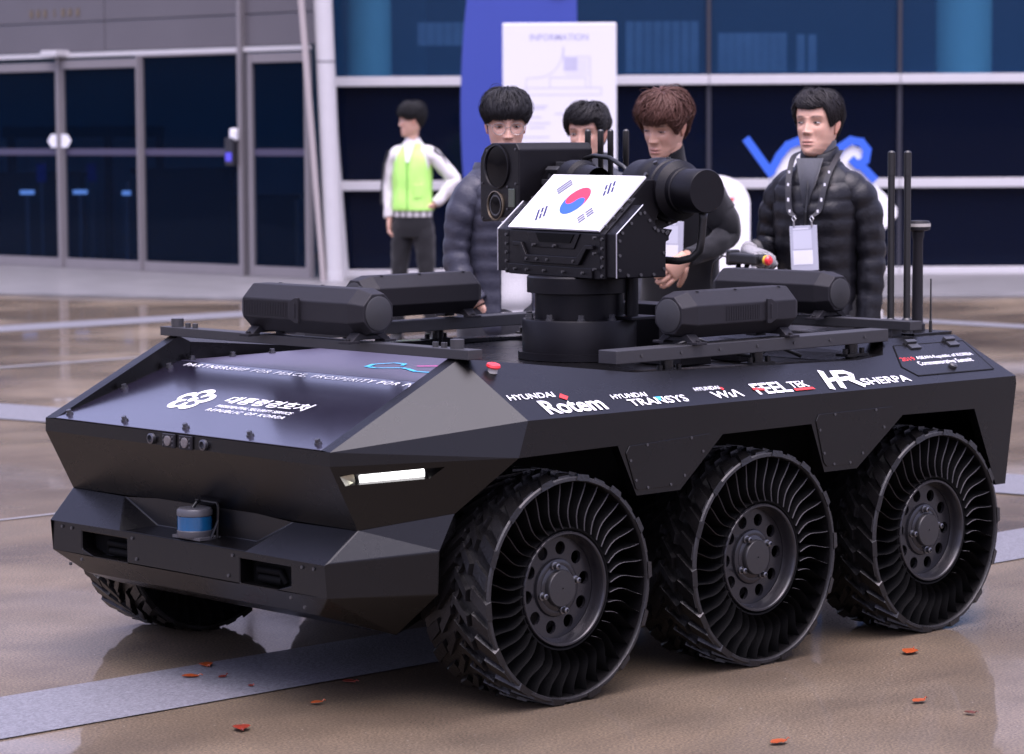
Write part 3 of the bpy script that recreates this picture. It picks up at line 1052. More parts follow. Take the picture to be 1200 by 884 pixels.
hub = hmb.build('hub_cap', mat('hub_cap_black', (.014, .0135, .014), rough=.4, bump=.1), tyre, smooth=True)
nmb = MB()
nmb.lathe([(.012, 0), (.012, .006), (.0085, .007), (.0085, .020), (.005, .022), (.005, .016), (.0005, .016)], 12, ax='Y')
nut = nmb.build('lug_nut', mat('nut_grey', (.16, .16, .165), rough=.3, metal=.9), tyre, smooth=True)
dmb = MB()
dmb.lathe([(.001, -.02), (.15, -.02), (.15, -.055), (.001, -.055)], 32, ax='Y')
disc = dmb.build('brake_disc', mat('brake_iron', (.06, .055, .05), rough=.5, metal=.5), tyre, smooth=True)
protos = [sp1, sp2, rim, hub, nut, disc]
WHEELS = [(.8165, .8275), (0, .8275), (-.816, .8275), (.8165, -.8275), (0, -.8275), (-.816, -.8275)]
for wi, (wx, wy) in enumerate(WHEELS):
    w = tyre if wi == 0 else tyre.copy()
    if wi:
        COL.objects.link(w)
        w.parent = UGV
    w.location = (wx, wy, .3218)
    w.rotation_euler = (0, 0, 0 if wy > 0 else PI)
    rot0 = rw.uniform(0, 1)
    for k in range(NSP):
        a = (k+.5)*2*PI/NSP
        low = abs(((a-PI+PI) % (2*PI))-PI) < .62
        src = sp2 if low else sp1
        first = wi == 0 and ((src is sp1 and k == 0) or (src is sp2 and abs(a-PI) < 2*PI/NSP and not sp2.get('used')))
        if first:
            o = src
            if src is sp2:
                sp2['used'] = 1
        else:
            o = src.copy()
            COL.objects.link(o)
            o.parent = w
        o.rotation_euler = (0, a, 0)
    if sp2.get('used') is not None and wi == 5:
        del sp2['used']
    if wi:
        for src in (rim, hub, disc, collar):
            o = src.copy()
            COL.objects.link(o)
            o.parent = w
    for o in w.children:
        if o.name.split('.')[0] == 'rim':
            o.rotation_euler = (0, rot0, 0)
    for k in range(4):
        o = nut if (wi == 0 and k == 0) else nut.copy()
        if o is not nut:
            COL.objects.link(o)
            o.parent = w
        a = k*PI/2+.25+(.3 if wi == 1 else (-.15 if wi == 2 else 0))
        o.location = (.066*math.sin(a), .083, .066*math.cos(a))
# ---------------------------------------------------------------- ground
def ground_mat():
    m = bpy.data.materials.new('wet_brown_paving')
    m.use_nodes = True
    n, L = m.node_tree.nodes, m.node_tree.links
    b = n['Principled BSDF']
    tc = n.new('ShaderNodeTexCoord')
    def noise_(scale, detail=5, stretch=None):
        nz = n.new('ShaderNodeTexNoise')
        nz.inputs['Scale'].default_value = scale
        nz.inputs['Detail'].default_value = detail
        if stretch:
            mp = n.new('ShaderNodeMapping')
            mp.inputs['Rotation'].default_value = (0, 0, stretch[0])
            mp.inputs['Scale'].default_value = stretch[1]
            L.new(tc.outputs['Object'], mp.inputs[0])
            L.new(mp.outputs[0], nz.inputs['Vector'])
        else:
            L.new(tc.outputs['Object'], nz.inputs['Vector'])
        return nz
    def ramp(src, stops):
        r = n.new('ShaderNodeValToRGB')
        e = r.color_ramp.elements
        while len(e) < len(stops):
            e.new(.5)
        for i, (p, c) in enumerate(stops):
            e[i].position = p
            e[i].color = c if len(c) == 4 else tuple(c)+(1,)
        L.new(src, r.inputs[0])
        return r
    big = noise_(.55, 7)
    col = ramp(big.outputs[0], [(.34, (.072, .053, .034)), (.48, (.116, .089, .060)), (.60, (.150, .119, .083)), (.70, (.19, .156, .115))])
    fine = noise_(130, 3)
    fr = ramp(fine.outputs[0], [(.34, (.38, .38, .38)), (.5, (1, 1, 1)), (.66, (1.65, 1.6, 1.55))])
    mx = n.new('ShaderNodeMix'); mx.data_type = 'RGBA'; mx.blend_type = 'MULTIPLY'; mx.inputs[0].default_value = .8
    L.new(col.outputs[0], mx.inputs[6]); L.new(fr.outputs[0], mx.inputs[7])
    mid = noise_(3.2, 6)
    mr = ramp(mid.outputs[0], [(.3, (.76, .76, .76)), (.7, (1.16, 1.15, 1.13))])
    mx2 = n.new('ShaderNodeMix'); mx2.data_type = 'RGBA'; mx2.blend_type = 'MULTIPLY'; mx2.inputs[0].default_value = 1
    L.new(mx.outputs[2], mx2.inputs[6]); L.new(mr.outputs[0], mx2.inputs[7])
    # long faint water stains and a few pale grains
    st = noise_(1.6, 6, (.25, (.8, 1.9, 1)))
    sr = ramp(st.outputs[0], [(.36, (.84, .84, .85)), (.5, (1, 1, 1)), (.66, (1.10, 1.09, 1.08))])
    mx3 = n.new('ShaderNodeMix'); mx3.data_type = 'RGBA'; mx3.blend_type = 'MULTIPLY'; mx3.inputs[0].default_value = 1
    L.new(mx2.outputs[2], mx3.inputs[6]); L.new(sr.outputs[0], mx3.inputs[7])
    gr = noise_(75, 1)
    gr2 = ramp(gr.outputs[0], [(.76, (0, 0, 0)), (.80, (.55, .55, .55))])
    mx4 = n.new('ShaderNodeMix'); mx4.data_type = 'RGBA'; mx4.blend_type = 'MIX'
    L.new(gr2.outputs[0], mx4.inputs[0]); L.new(mx3.outputs[2], mx4.inputs[6]); mx4.inputs[7].default_value = (.45, .42, .38, 1)
    L.new(mx4.outputs[2], b.inputs['Base Color'])
    b.inputs['Roughness'].default_value = .6
    b.inputs['Specular IOR Level'].default_value = .25
    wet = noise_(.8, 5)
    wr = ramp(wet.outputs[0], [(.36, (.22, .22, .22)), (.56, (.85, .85, .85))])
    L.new(wr.outputs[0], b.inputs['Coat Weight'])
    cr = ramp(wet.outputs[0], [(.34, (.16, .16, .16)), (.47, (.045, .045, .045))])
    L.new(cr.outputs[0], b.inputs['Coat Roughness'])
    b.inputs['Coat IOR'].default_value = 1.33
    bp = n.new('ShaderNodeBump')
    bp.inputs['Strength'].default_value = .25
    bp.inputs['Distance'].default_value = .0015
    L.new(fine.outputs[0], bp.inputs['Height'])
    L.new(bp.outputs[0], b.inputs['Normal'])
    rip = noise_(5.5, 2)
    bp2 = n.new('ShaderNodeBump')
    bp2.inputs['Strength'].default_value = .02
    bp2.inputs['Distance'].default_value = .006
    L.new(rip.outputs[0], bp2.inputs['Height'])
    L.new(bp2.outputs[0], b.inputs['Coat Normal'])
    return m
GM = ground_mat()
mb = MB()
mb.poly([V((-400, -400, 0)), V((400, -400, 0)), V((400, 400, 0)), V((-400, 400, 0))])
structure(mb.build('ground', GM))
STRIP = mat('pale_granite', (.13, .13, .145), rough=.6, var=.95, vscale=120, bump=1.0, bscale=120, coat=.12, crough=.25)
def strip(name, pts, z=.004, m=STRIP):
    mb = MB()
    mb.poly([V((x, y, z)) for x, y in pts])
    return structure(mb.build(name, m))
# inlaid granite bands laid out on a square grid
strip('granite_strip', [(60, -.228), (60, .250), (-60, .232), (-60, -.246)])
strip('granite_strip', [(-1.6, -14.0), (-.95, -14.0), (-4.75, 4.0), (-5.42, 4.0)], .006)
strip('granite_strip', [(20, -13.45), (20, -12.85), (-60, -12.75), (-60, -13.35)])
strip('granite_strip', [(-12.3, -40), (-11.95, -40), (-12.15, 40), (-12.5, 40)], .006)
JOINT = mat('pale_joint', (.26, .25, .25), rough=.35, coat=.5, crough=.1)
strip('paving_joint', [(6, -9.82), (6, -9.72), (-9, -9.86), (-9, -9.98)], .004, JOINT)
strip('paving_joint', [(9, -3.40), (9, -3.37), (-4, -3.37), (-4, -3.40)], .004, JOINT)
PALE = mat('pale_paving', (.15, .147, .15), rough=.5, var=.45, vscale=2.5, coat=.3, crough=.2)
mb = MB()
pts = [F(-22, 31.0), F(-6.0, 28.3), F(-2.2, 26.6), F(16, 26.6), F(16, 31.2), F(-22, 47)]
mb.prism([V((p.x, p.y, 0.0)) for p in pts], V((0, 0, .03)))
structure(mb.build('pale_paving', PALE, bevel=.004))
strip('paving_joint', [F(-22, 29.6).xy, F(-6.0, 26.9).xy, F(-6.0, 27.1).xy, F(-22, 29.8).xy], .005, JOINT)

# fallen leaves, each its own
LEAF = [mat('leaf_orange', (.30, .055, .010), rough=.4, coat=.3), mat('leaf_red', (.18, .022, .010), rough=.35, coat=.4), mat('leaf_dark', (.09, .02, .010), rough=.4, coat=.3)]
leaves = [(1.21, -.2, .062, 0, .3, 'orange leaf across the far edge of the pale band in front of the bumper'),
          (1.35, -.09, .05, 0, 1.5, 'orange leaf on the pale band beside the darker red scrap'),
          (1.285, -.02, .03, 1, 2.4, 'small red leaf on the pale band just behind the orange leaves'),
          (1.31, .145, .024, 1, .6, 'tiny dark red leaf near the middle of the pale band'),
          (1.69, .59, .07, 1, .1, 'red leaf on brown paving nearest the bottom edge, left of the front wheel'),
          (1.33, .47, .036, 0, 2.0, 'short orange leaf on brown paving just in front of the pale band'),
          (1.07, .30, .045, 1, 1.0, 'dark red leaf at the near edge of the pale band by the front tyre'),
          (-.45, 1.15, .075, 0, 2.7, 'large orange leaf lying between the middle and rear wheels'),
          (.80, 1.72, .055, 0, 2.2, 'orange leaf at the bottom of the picture right of the front wheel'),
          (.12, 1.64, .05, 0, 2.3, 'orange leaf over the reflection of the rear wheel'),
          (.15, 1.84, .035, 2, .9, 'small dark maroon leaf right of the rear wheel reflection')]
rl = random.Random(5)
for x, y, L_, k, a, lab in leaves:
    mb = MB()
    n = 7
    top = []
    for i in range(n):
        t = i/(n-1)
        w = L_*.30*math.sin(PI*min(1, t*.94+.05))**.8*(1+.15*(i % 2))
        zc = .003+L_*(.03*math.sin(PI*t)+.03*rl.random())
        top.append([V((L_*(t-.5), -w, zc+L_*.02)), V((L_*(t-.5), 0, zc)), V((L_*(t-.5), w, zc+L_*.035))])
    rings = [r+[p-V((0, 0, .0012)) for p in r[::-1]] for r in top]
    mb.loft(rings)
    mb.tube([(L_*.46, 0, .006), (L_*.6, L_*.03, .010), (L_*.72, L_*.06, .006)], .0015, 5)
    o = mb.build('fallen_leaf', LEAF[k], smooth=True, loc=(x, y, .004))
    o.rotation_euler = (0, 0, a+AZC)
    tag(o, lab, 'leaf', 'fallen leaves on the wet paving')

# ---------------------------------------------------------------- building
FRAME = mat('pale_aluminium_frame', (.50, .49, .49), rough=.4, spec=.5, var=.05)
FRAMED = mat('dark_gasket', (.02, .02, .03), rough=.5)
BOUNCE = mat('pale_bounce_panel', (.36, .35, .37), rough=.4, var=.05)  # unseen upper panels, made pale to brighten reflections on the vehicle
CLAD = mat('grey_metal_cladding', (.115, .108, .118), rough=.32, metal=.15, var=.12, vscale=1.2)
def glass(name, tintc, body, fac, rough=.04, spec=.35):
    m = bpy.data.materials.new(name)
    m.use_nodes = True
    n, L = m.node_tree.nodes, m.node_tree.links
    b = n['Principled BSDF']
    b.inputs['Base Color'].default_value = body+(1,)
    b.inputs['Roughness'].default_value = rough
    b.inputs['Specular IOR Level'].default_value = spec
    tc = n.new('ShaderNodeTexCoord')
    nz = n.new('ShaderNodeTexNoise'); nz.inputs['Scale'].default_value = .35; nz.inputs['Detail'].default_value = 1
    L.new(tc.outputs['Object'], nz.inputs['Vector'])
    bp = n.new('ShaderNodeBump'); bp.inputs['Strength'].default_value = .25; bp.inputs['Distance'].default_value = .03
    L.new(nz.outputs[0], bp.inputs['Height']); L.new(bp.outputs[0], b.inputs['Normal'])
    t = n.new('ShaderNodeBsdfTransparent')
    t.inputs[0].default_value = tintc+(1,)
    mx = n.new('ShaderNodeMixShader')
    mx.inputs[0].default_value = fac
    L.new(t.outputs[0], mx.inputs[1]); L.new(b.outputs[0], mx.inputs[2])
    L.new(mx.outputs[0], n['Material Output'].inputs[0])
    return m
GLU = glass('blue_tinted_glass', (.8, .9, .97), (.014, .048, .11), .38, spec=.25)
GLL = glass('dark_blue_glass', (.30, .38, .6), (.0030, .0055, .016), .72, spec=.12)
GLD = glass('door_glass', (.6, .75, .9), (.0012, .0060, .017), .42, spec=.12)
DFR = mat('door_frame_metal', (.21, .195, .20), rough=.35, metal=.2, var=.05)
BLD = thing('glass_building', 'glass-fronted building with pale frames, sliding doors and a leaning corner column', 'building', F(0, 30.6))
BLD.rotation_euler = (0, 0, 0)
def at_b(name, mb, m, parent=BLD, **k):
    mb.v = [tuple(V(p)-V(BLD.location)) for p in mb.v]
    return mb.build(name, m, parent, **k)
FD = 30.6
def Bp(lat, z, d=0.):
    return F(lat, FD-d, z)
def slant(z):
    return -1.752-.0655*z
def fbox(mb, l0, l1, z0, z1, d0, d1):
    """box on the right-hand front: lateral range, height range, depth range towards the viewer"""
    mb.prism([Bp(l0, z0, d0), Bp(l1, z0, d0), Bp(l1, z1, d0), Bp(l0, z1, d0)], Bp(0, 0, d1)-Bp(0, 0, d0))
cols = [None, .10, 2.12, 4.16, 6.2, 8.24, 10.28, 12.3]
rows = [.05, 1.00, 2.11, 4.2, 6.3, 8.4]
for i in range(len(rows)-1):
    z0, z1 = rows[i], rows[i+1]
    for j in range(len(cols)-1):
        mb = MB()
        l00 = slant(z0) if cols[j] is None else cols[j]
        l01 = slant(z1) if cols[j] is None else cols[j]
        mb.prism([Bp(l00, z0), Bp(cols[j+1], z0), Bp(cols[j+1], z1), Bp(l01, z1)], DH*.012)
        at_b('pane' if z0 < 4 else 'bounce_panel', mb, GLU if 2 < z0 < 4 else (GLL if z0 < 2 else BOUNCE))  # rows above the view are pale, added for what they reflect
for z in rows:
    for j in range(len(cols)-1):
        mb = MB()
        fbox(mb, slant(z) if cols[j] is None else cols[j]+.004, cols[j+1]-.004, z-.05, z+.05, .0, .09)
        at_b('frame_rail', mb, FRAME, bevel=.006)
for c in cols[1:]:
    mb = MB()
    fbox(mb, c-.022, c+.022, .1, 8.4, .004, .03)
    at_b('mullion', mb, FRAMED)
mb = MB()
mb.prism([Bp(slant(0)-.10, 0, .0), Bp(slant(0)+.01, 0, .0), Bp(slant(8.5)+.01, 8.5, .0), Bp(slant(8.5)-.10, 8.5, .0)], -DH*.12)
at_b('slanted_frame', mb, FRAME, bevel=.006)
mb = MB()
fbox(mb, slant(0), 14, 8.45, 9.0, -6, .25)
at_b('roof_slab', mb, FRAME, bevel=.02)
# leaning corner column: a fin and a rounded shaft
mb = MB()
rings = []
for z in (0, .12, .121, 1.5, 3, 5, 8.5):
    lat = -1.84-.0335*z
    r_ = .105 if z <= .12 else .098
    c = F(lat, 29.75, z)
    rings.append([c+RH*math.cos(k*PI/10)*r_+DH*math.sin(k*PI/10)*r_ for k in range(20)])
mb.loft(rings)
at_b('corner_column', mb, FRAME, smooth=True)
mb = MB()
for j, z in enumerate((2.30, 4.6)):
    c = F(-1.84-.0335*z, 29.75, z)
    mb.cyl(c, c+V((0, 0, .012)), .1005, n=20)
at_b('column_joint', mb, FRAMED)
mb = MB()
mb.prism([F(-1.985, 29.8, 0), F(-1.935, 29.8, 0), F(-1.935-.066*8.5, 29.8, 8.5), F(-2.02-.066*8.5, 29.8, 8.5)], -DH*.14)
at_b('column_fin', mb, mat('warm_grey_fin', (.36, .32, .31), rough=.4), bevel=.006)
# left part with the doors: runs away to the left
DIR = (RH*-.743+DH*.669).normalized()
DN = V((0, 0, 1)).cross(DIR)
if DN.dot(DH) > 0: DN = -DN
D0 = F(-2.03, 30.15)
def s_of(px):
    k = (px-600)/3337
    return (-2.03-30.15*k)/(k*.669+.743)
def Dp(s, z, d=0.):
    p = D0+DIR*s+DN*d
    p.z = z
    return p
def dbox(mb, s0, s1, z0, z1, d0, d1):
    mb.prism([Dp(s0, z0, d0), Dp(s1, z0, d0), Dp(s1, z1, d0), Dp(s0, z1, d0)], DN*(d1-d0))
HD = 2.42
sA, sB, sC, sD, sE, sF_ = s_of(369), s_of(299), s_of(291), s_of(172), s_of(79), s_of(-40)
sG = sF_+1.4
def door(s0, s1, ztop, fw=.05, top=.10, handle=None):
    fr = MB()
    dbox(fr, s0, s0+fw, .03, ztop, 0, .07)
    dbox(fr, s1-fw, s1, .03, ztop, 0, .07)
    dbox(fr, s0+fw+.001, s1-fw-.001, ztop-top, ztop-.002, 0, .066)
    dbox(fr, s0+fw+.001, s1-fw-.001, .032, .03+.11, 0, .066)
    d = at_b('door', fr, DFR, bevel=.004)
    pn = MB()
    dbox(pn, s0+fw, s1-fw, .14, ztop-top, .02, .032)
    at_b('pane', pn, GLD, d)
    bn = MB()
    dbox(bn, s0+fw+.002, s1-fw-.002, 1.325, 1.40, .0335, .0345)
    at_b('frosted_band', bn, mat('frosted_band', (.05, .045, .085), rough=.4) if 'frosted_band' not in bpy.data.materials else bpy.data.materials['frosted_band'], d)
    return d
d1 = door(sA, sB, HD, .06)
d2 = door(sC+.03, sD-.02, HD+.02, .03, .02)
d3 = door(sD+.02, sE-.035, HD-.01, .03)
d4 = door(sE+.035, sF_, HD-.03, .03)
d5 = door(sF_+.02, sG, HD-.03, .03)
WHS = mat('white_sticker', (.78, .78, .80), rough=.5)
for d_, s0, sg in ((d3, sE-.035, -1), (d4, sE+.035, 1)):
    mb = MB()
    pts = [(s0, 1.565), (s0+sg*.11, 1.565), (s0+sg*.175, 1.492), (s0+sg*.11, 1.415), (s0, 1.415)]
    mb.prism([Dp(a, z, .0715) for a, z in pts], DN*.004)
    at_b('door_sign', mb, WHS, d_)
for s0, w in ((sE, .042), (sD, .026), (sC, .038)):
    mb = MB()
    dbox(mb, s0-w*.75, s0+w*.75, .03, HD+.02 if s0 != sC else 5.2, -.02, .095)
    at_b('door_post', mb, DFR, bevel=.006)
mb = MB()
dbox(mb, sE-.14, sE+.14, HD+.03, HD+.10, 0, .22)
at_b('door_sensor', mb, FRAME, bevel=.01)
mb = MB()
dbox(mb, sC+.02, sC+.15, 1.22, 1.52, .10, .18)
ic = at_b('intercom', mb, mat('intercom_black', (.02, .02, .025), rough=.4), bevel=.01)
mb = MB()
dbox(mb, sC-.0, sC+.10, 1.49, 1.62, .096, .16)
at_b('intercom_cap', mb, WHS, ic, bevel=.02)
mb = MB()
dbox(mb, sC+.04, sC+.13, 1.27, 1.36, .181, .183)
at_b('intercom_screen', mb, mat('lit_blue_screen', (.03, .03, .2), emis=(.08, .06, .7), es=.5), ic)
mb = MB()
dbox(mb, sA, sG, HD+.02, HD+.07, -.01, .05)
at_b('door_head', mb, FRAME, bevel=.006)
# cladding above the doors
edges = [sA-.25, sC, sC+2.3, sC+4.6, sG+2]
zs = [HD+.075, 2.84, 3.7, 5.2]
for i in range(len(zs)-1):
    for j in range(len(edges)-1):
        mb = MB()
        dbox(mb, edges[j]+.006, edges[j+1]-.006, zs[i]+.006, zs[i+1]-.006, -.06, .02)
        at_b('cladding_panel', mb, CLAD if i < 2 else BOUNCE, bevel=.004)  # top row is out of view and pale for reflections
mb = MB()
dbox(mb, sA-.3, sG+2.2, 5.2, 5.5, -5, .3)
at_b('roof_slab', mb, FRAME, bevel=.02)
mb = MB()
dbox(mb, sG, sG+4, .03, HD+.07, -.05, .02)
at_b('side_wall', mb, CLAD)
mb = MB()                                        # worn gold wall lettering, unreadable at this distance: small raised marks
GOLD = mat('dull_gold_letters', (.15, .115, .07), rough=.6)
for k, s_ in enumerate((s_of(45), s_of(53), s_of(61), s_of(82), s_of(90), s_of(99))):
    dbox(mb, s_-.028, s_+.022, 2.925, 2.985, .021, .028)
    dbox(mb, s_-.028, s_-.018, 2.905, 3.0, .021, .029)
    dbox(mb, s_+.012, s_+.022, 2.905, 3.0, .021, .029)
dbox(mb, s_of(72)-.008, s_of(72)+.008, 2.905, 3.0, .021, .028)
at_b('wall_lettering', mb, GOLD)
# interior: dark hall
INT = mat('dark_hall_wall', (.05, .10, .20), rough=.7)
mb = MB()
mb.prism([F(-1, 34, 0), F(14, 34, 0), F(14, 34, 8.4), F(-1, 34, 8.4)], DH*.2)
mb.prism([F(14, 30.7, 0), F(14, 34, 0), F(14, 34, 8.4), F(14, 30.7, 8.4)], RH*.2)
at_b('hall_wall', mb, INT)
mb = MB()
mb.prism([F(-14, 36.4, 0), F(-1, 36.4, 0), F(-1, 36.4, 5), F(-14, 36.4, 5)], DH*.2)
at_b('hall_wall', mb, mat('teal_hall_wall', (.13, .30, .42), rough=.7, var=.25, vscale=.8))
mb = MB()
mb.prism([F(-1, 30.7, 4.4), F(13.9, 30.7, 4.4), F(13.9, 33.9, 4.4), F(-1, 33.9, 4.4)], V((0, 0, .2)))
at_b('hall_ceiling', mb, INT)
TEAL = mat('teal_interior_column', (.32, .80, .92), rough=.6)
for lat, w, z0 in ((-1.52, .24, 2.15), (4.9, .30, 2.15)):
    mb = MB()
    c = F(lat, 30.95, z0)
    mb.cyl(c, c+V((0, 0, 2.2)), w, n=20)
    at_b('interior_column', mb, TEAL, smooth=True)
BLI = mat('grey_blue_blind', (.22, .33, .50), rough=.8, var=.35, vscale=2)
for l0, l1, z0, z1 in ((2.25, 3.0, 2.2, 2.62), (1.25, 2.05, 2.2, 2.75), (3.1, 3.35, 2.2, 2.6), (-1.0, -.05, 2.5, 2.75)):
    mb = MB()
    n = int((l1-l0)/.09)
    for k in range(n):
        a = l0+(l1-l0)*k/n
        fbox(mb, a, a+.0885, z0, z1, -.42-.006*(k % 3), -.40-.006*(k % 3))
    at_b('window_blind', mb, BLI)
# dark counters and a wall panel inside the hall
CNT = mat('dark_counter', (.010, .010, .014), rough=.5)
for l0, l1, dp, z1 in ((-6.6, -5.3, 35.0, 1.05), (-4.5, -3.35, 34.2, 1.1), (-3.2, -2.5, 33.0, .8)):
    mb = MB()
    mb.prism([F(l0, dp, 0), F(l1, dp, 0), F(l1, dp, z1), F(l0, dp, z1)], DH*.5)
    mb.prism([F(l0-.05, dp-.05, z1+.001), F(l1+.05, dp-.05, z1+.001), F(l1+.05, dp-.05, z1+.05), F(l0-.05, dp-.05, z1+.05)], DH*.6)
    at_b('counter', mb, CNT)
# things standing inside behind the doors
def inside(name, label, cat, mb, m, group=None, **k):
    o = mb.build(name, m, **k)
    return tag(o, label, cat, group)
ST = mat('stanchion_steel', (.25, .26, .3), rough=.35, metal=.8)
LITB = mat('lit_sign_blue', (.3, .4, .8), emis=(.35, .5, 1.0), es=1.0)
for px, dp, lab in ((152, 34.0, 'slim steel barrier post behind the second glass door'), (57, 35.2, 'slim steel barrier post behind the leftmost glass door')):
    lat = (px-600)/3337*dp
    mb = MB()
    c = F(lat, dp, 0)
    mb.lathe([(.001, 0), (.14, 0), (.14, .02), (.025, .035), (.022, .95), (.03, .96), (.03, 1.0), (.001, 1.0)], 14, c)
    inside('barrier_post', lab, 'barrier post', mb, ST, 'barrier posts inside the entrance hall', smooth=True)
for px, w, lab in ((34, .17, 'small lit blue sign low behind the leftmost glass door'), (96, .17, 'small lit blue sign low behind the second glass door'), (150, .10, 'tiny lit blue sign on the barrier post behind the second door')):
    dp = 34.6 if px != 150 else 33.9
    lat = (px-600)/3337*dp
    mb = MB()
    mb.prism([F(lat-w/2, dp, .84), F(lat+w/2, dp, .84), F(lat+w/2, dp, .89), F(lat-w/2, dp, .89)], DH*.03)
    mb2 = MB()
    mb2.prism([F(lat-.02, dp+.01, 0), F(lat+.02, dp+.01, 0), F(lat+.02, dp+.01, .83), F(lat-.02, dp+.01, .83)], DH*.02)
    t = thing('lit_sign', lab, 'sign', (0, 0, 0), 0, 'small lit signs inside the entrance hall')
    mb.build('sign_face', LITB, t)
    mb2.build('sign_post', ST, t)
BAN = mat('deep_blue_banner', (.03, .05, .45), rough=.5)
for px, lab in ((51, 'narrow deep blue banner inside the hall behind the leftmost door'), (110, 'narrow deep blue banner inside the hall behind the second door')):
    dp = 33.9
    lat = (px-600)/3337*dp
    t = thing('banner_stand', lab, 'banner', (0, 0, 0), 0, 'blue banners inside the entrance hall')
    mb = MB()
    mb.prism([F(lat-.055, dp, 1.0), F(lat+.055, dp, 1.0), F(lat+.055, dp, 1.22), F(lat-.055, dp, 1.22)], DH*.02)
    mb.build('banner', BAN, t)
    mb = MB()
    mb.prism([F(lat-.012, dp+.01, .02), F(lat+.012, dp+.01, .02), F(lat+.012, dp+.01, .999), F(lat-.012, dp+.01, .999)], DH*.015)
    mb.prism([F(lat-.1, dp-.05, 0), F(lat+.1, dp-.05, 0), F(lat+.1, dp-.05, .019), F(lat-.1, dp-.05, .019)], DH*.14)
    mb.build('banner_post', ST, t)
t = thing('security_gate', 'dark gate frame standing inside the hall behind the glass doors', 'gate')
GK = mat('gate_black', (.003, .003, .005), rough=.6)
mb = MB()
mb.prism([F(-6.3, 35.4, 1.52), F(-4.3, 35.4, 1.52), F(-4.3, 35.4, 1.66), F(-6.3, 35.4, 1.66)], DH*.2)
mb.build('gate_beam', GK, t)
for lat in (-6.2, -5.0, -4.36):
    mb = MB()
    mb.prism([F(lat-.04, 35.4, 0), F(lat+.04, 35.4, 0), F(lat+.04, 35.4, 1.52), F(lat-.04, 35.4, 1.52)], DH*.2)
    mb.build('gate_post', GK, t)
# ---------------------------------------------------------------- signs on the plaza
BLUE = mat('royal_blue_sign', (.032, .055, .29), rough=.4, var=.04, vscale=3)
t = thing('blue_totem', 'tall royal blue totem sign with a bowed left edge', 'sign', F(.1, 28))
def at_t(name, mb, m, par, **k):
    mb.v = [tuple(V(p)-V(par.location)) for p in mb.v]
    return mb.build(name, m, par, **k)
lf = [(-.49+.22*((z-1.75)/2.0)**2, z) for z in [3.7-i*.2 for i in range(19)]]
out = [F(a, 28, max(z, .03)) for a, z in lf]+[F(.655, 28, .03), F(.655, 28, 3.7)]
mb = MB()
mb.prism(out, DH*.25)
at_t('totem_panel', mb, BLUE, t, bevel=.01)
mb = MB()
ring = circ(.47, 3.0, .13, 28)
inn = circ(.47, 3.0, .075, 28)
for i in range(28):
    j = (i+1) % 28
    mb.prism([F(*ring[i][:1], 27.99, ring[i][1]), F(ring[j][0], 27.99, ring[j][1]), F(inn[j][0], 27.99, inn[j][1]), F(inn[i][0], 27.99, inn[i][1])], -DH*.006)
at_t('totem_emblem', mb, WHITEP, t)
# information board
IB = mat('white_board', (.64, .64, .67), rough=.4)
PRL = mat('pale_lavender_print', (.30, .30, .48), rough=.5)
PRL2 = mat('faint_lavender_print', (.46, .46, .58), rough=.5)
t = thing('information_board', 'white information board with pale lettering and a floor plan', 'sign', F(.45, 26))
bd = 26.0
mb = MB()
mb.prism([F(-.07, bd, .12), F(.965, bd, .12), F(.965, bd, 2.555), F(-.07, bd, 2.555)], DH*.08)
bo = at_t('board_panel', mb, IB, t, bevel=.01)
mb = MB()
for l in (.05, .85):
    mb.prism([F(l-.04, bd+.02, 0), F(l+.04, bd+.02, 0), F(l+.04, bd+.02, .12), F(l-.04, bd+.02, .12)], DH*.04)
at_t('board_foot', mb, FRAME, t)
BO = F(0, bd, 0)-V(t.location)
ppm = 3337/bd
def bpx(x, y):
    return ((x-600)/ppm, 1.605+(150.6-y)/ppm)
def brect(x0, x1, y0, y1):
    a, b = bpx(x0, y1), bpx(x1, y0)
    return (a[0], b[0], a[1], b[1])
lettering('lettering', 'INFORMATION', BO, RH, V((0, 0, 1)), brect(623, 691, 41.5, 49), PRL, bo, bold=.01)
def bst(pts, w=.008):
    return stroke([bpx(*p) for p in pts], w)
arc = [(632+30*math.sin(t_), 92-34*(1-math.cos(t_))) for t_ in [i*PI/20 for i in range(11)]]
pl = bst(arc)+bst([(662, 56), (662, 68), (693, 68), (693, 104)])+bst([(632, 92), (619, 93), (618, 104)])+bst([(618, 104), (706, 104), (706, 112), (620, 112), (618, 104)])+bst([(646, 92), (688, 92), (688, 103)])+bst([(646, 92), (646, 103)])
printed('floor_plan', pl, BO, RH, V((0, 0, 1)), PRL2, bo)
pl = [[bpx(662, 69), bpx(662, 84), bpx(678, 84), bpx(678, 69)][::-1]]
for y in (72, 76, 80, 84, 88):
    pl += bst([(664, y), (691, y)], .006)
for y, x0, x1 in ((125, 620, 643), (128, 620, 640), (138, 620, 636), (145, 622, 646), (150, 622, 640), (161, 614, 645), (134, 652, 668), (168, 616, 640), (176, 616, 645)):
    pl += bst([(x0, y), (x1, y)], .012)
stuff(printed('board_text', pl, BO, RH, V((0, 0, 1)), PRL2, bo, depth=.001))
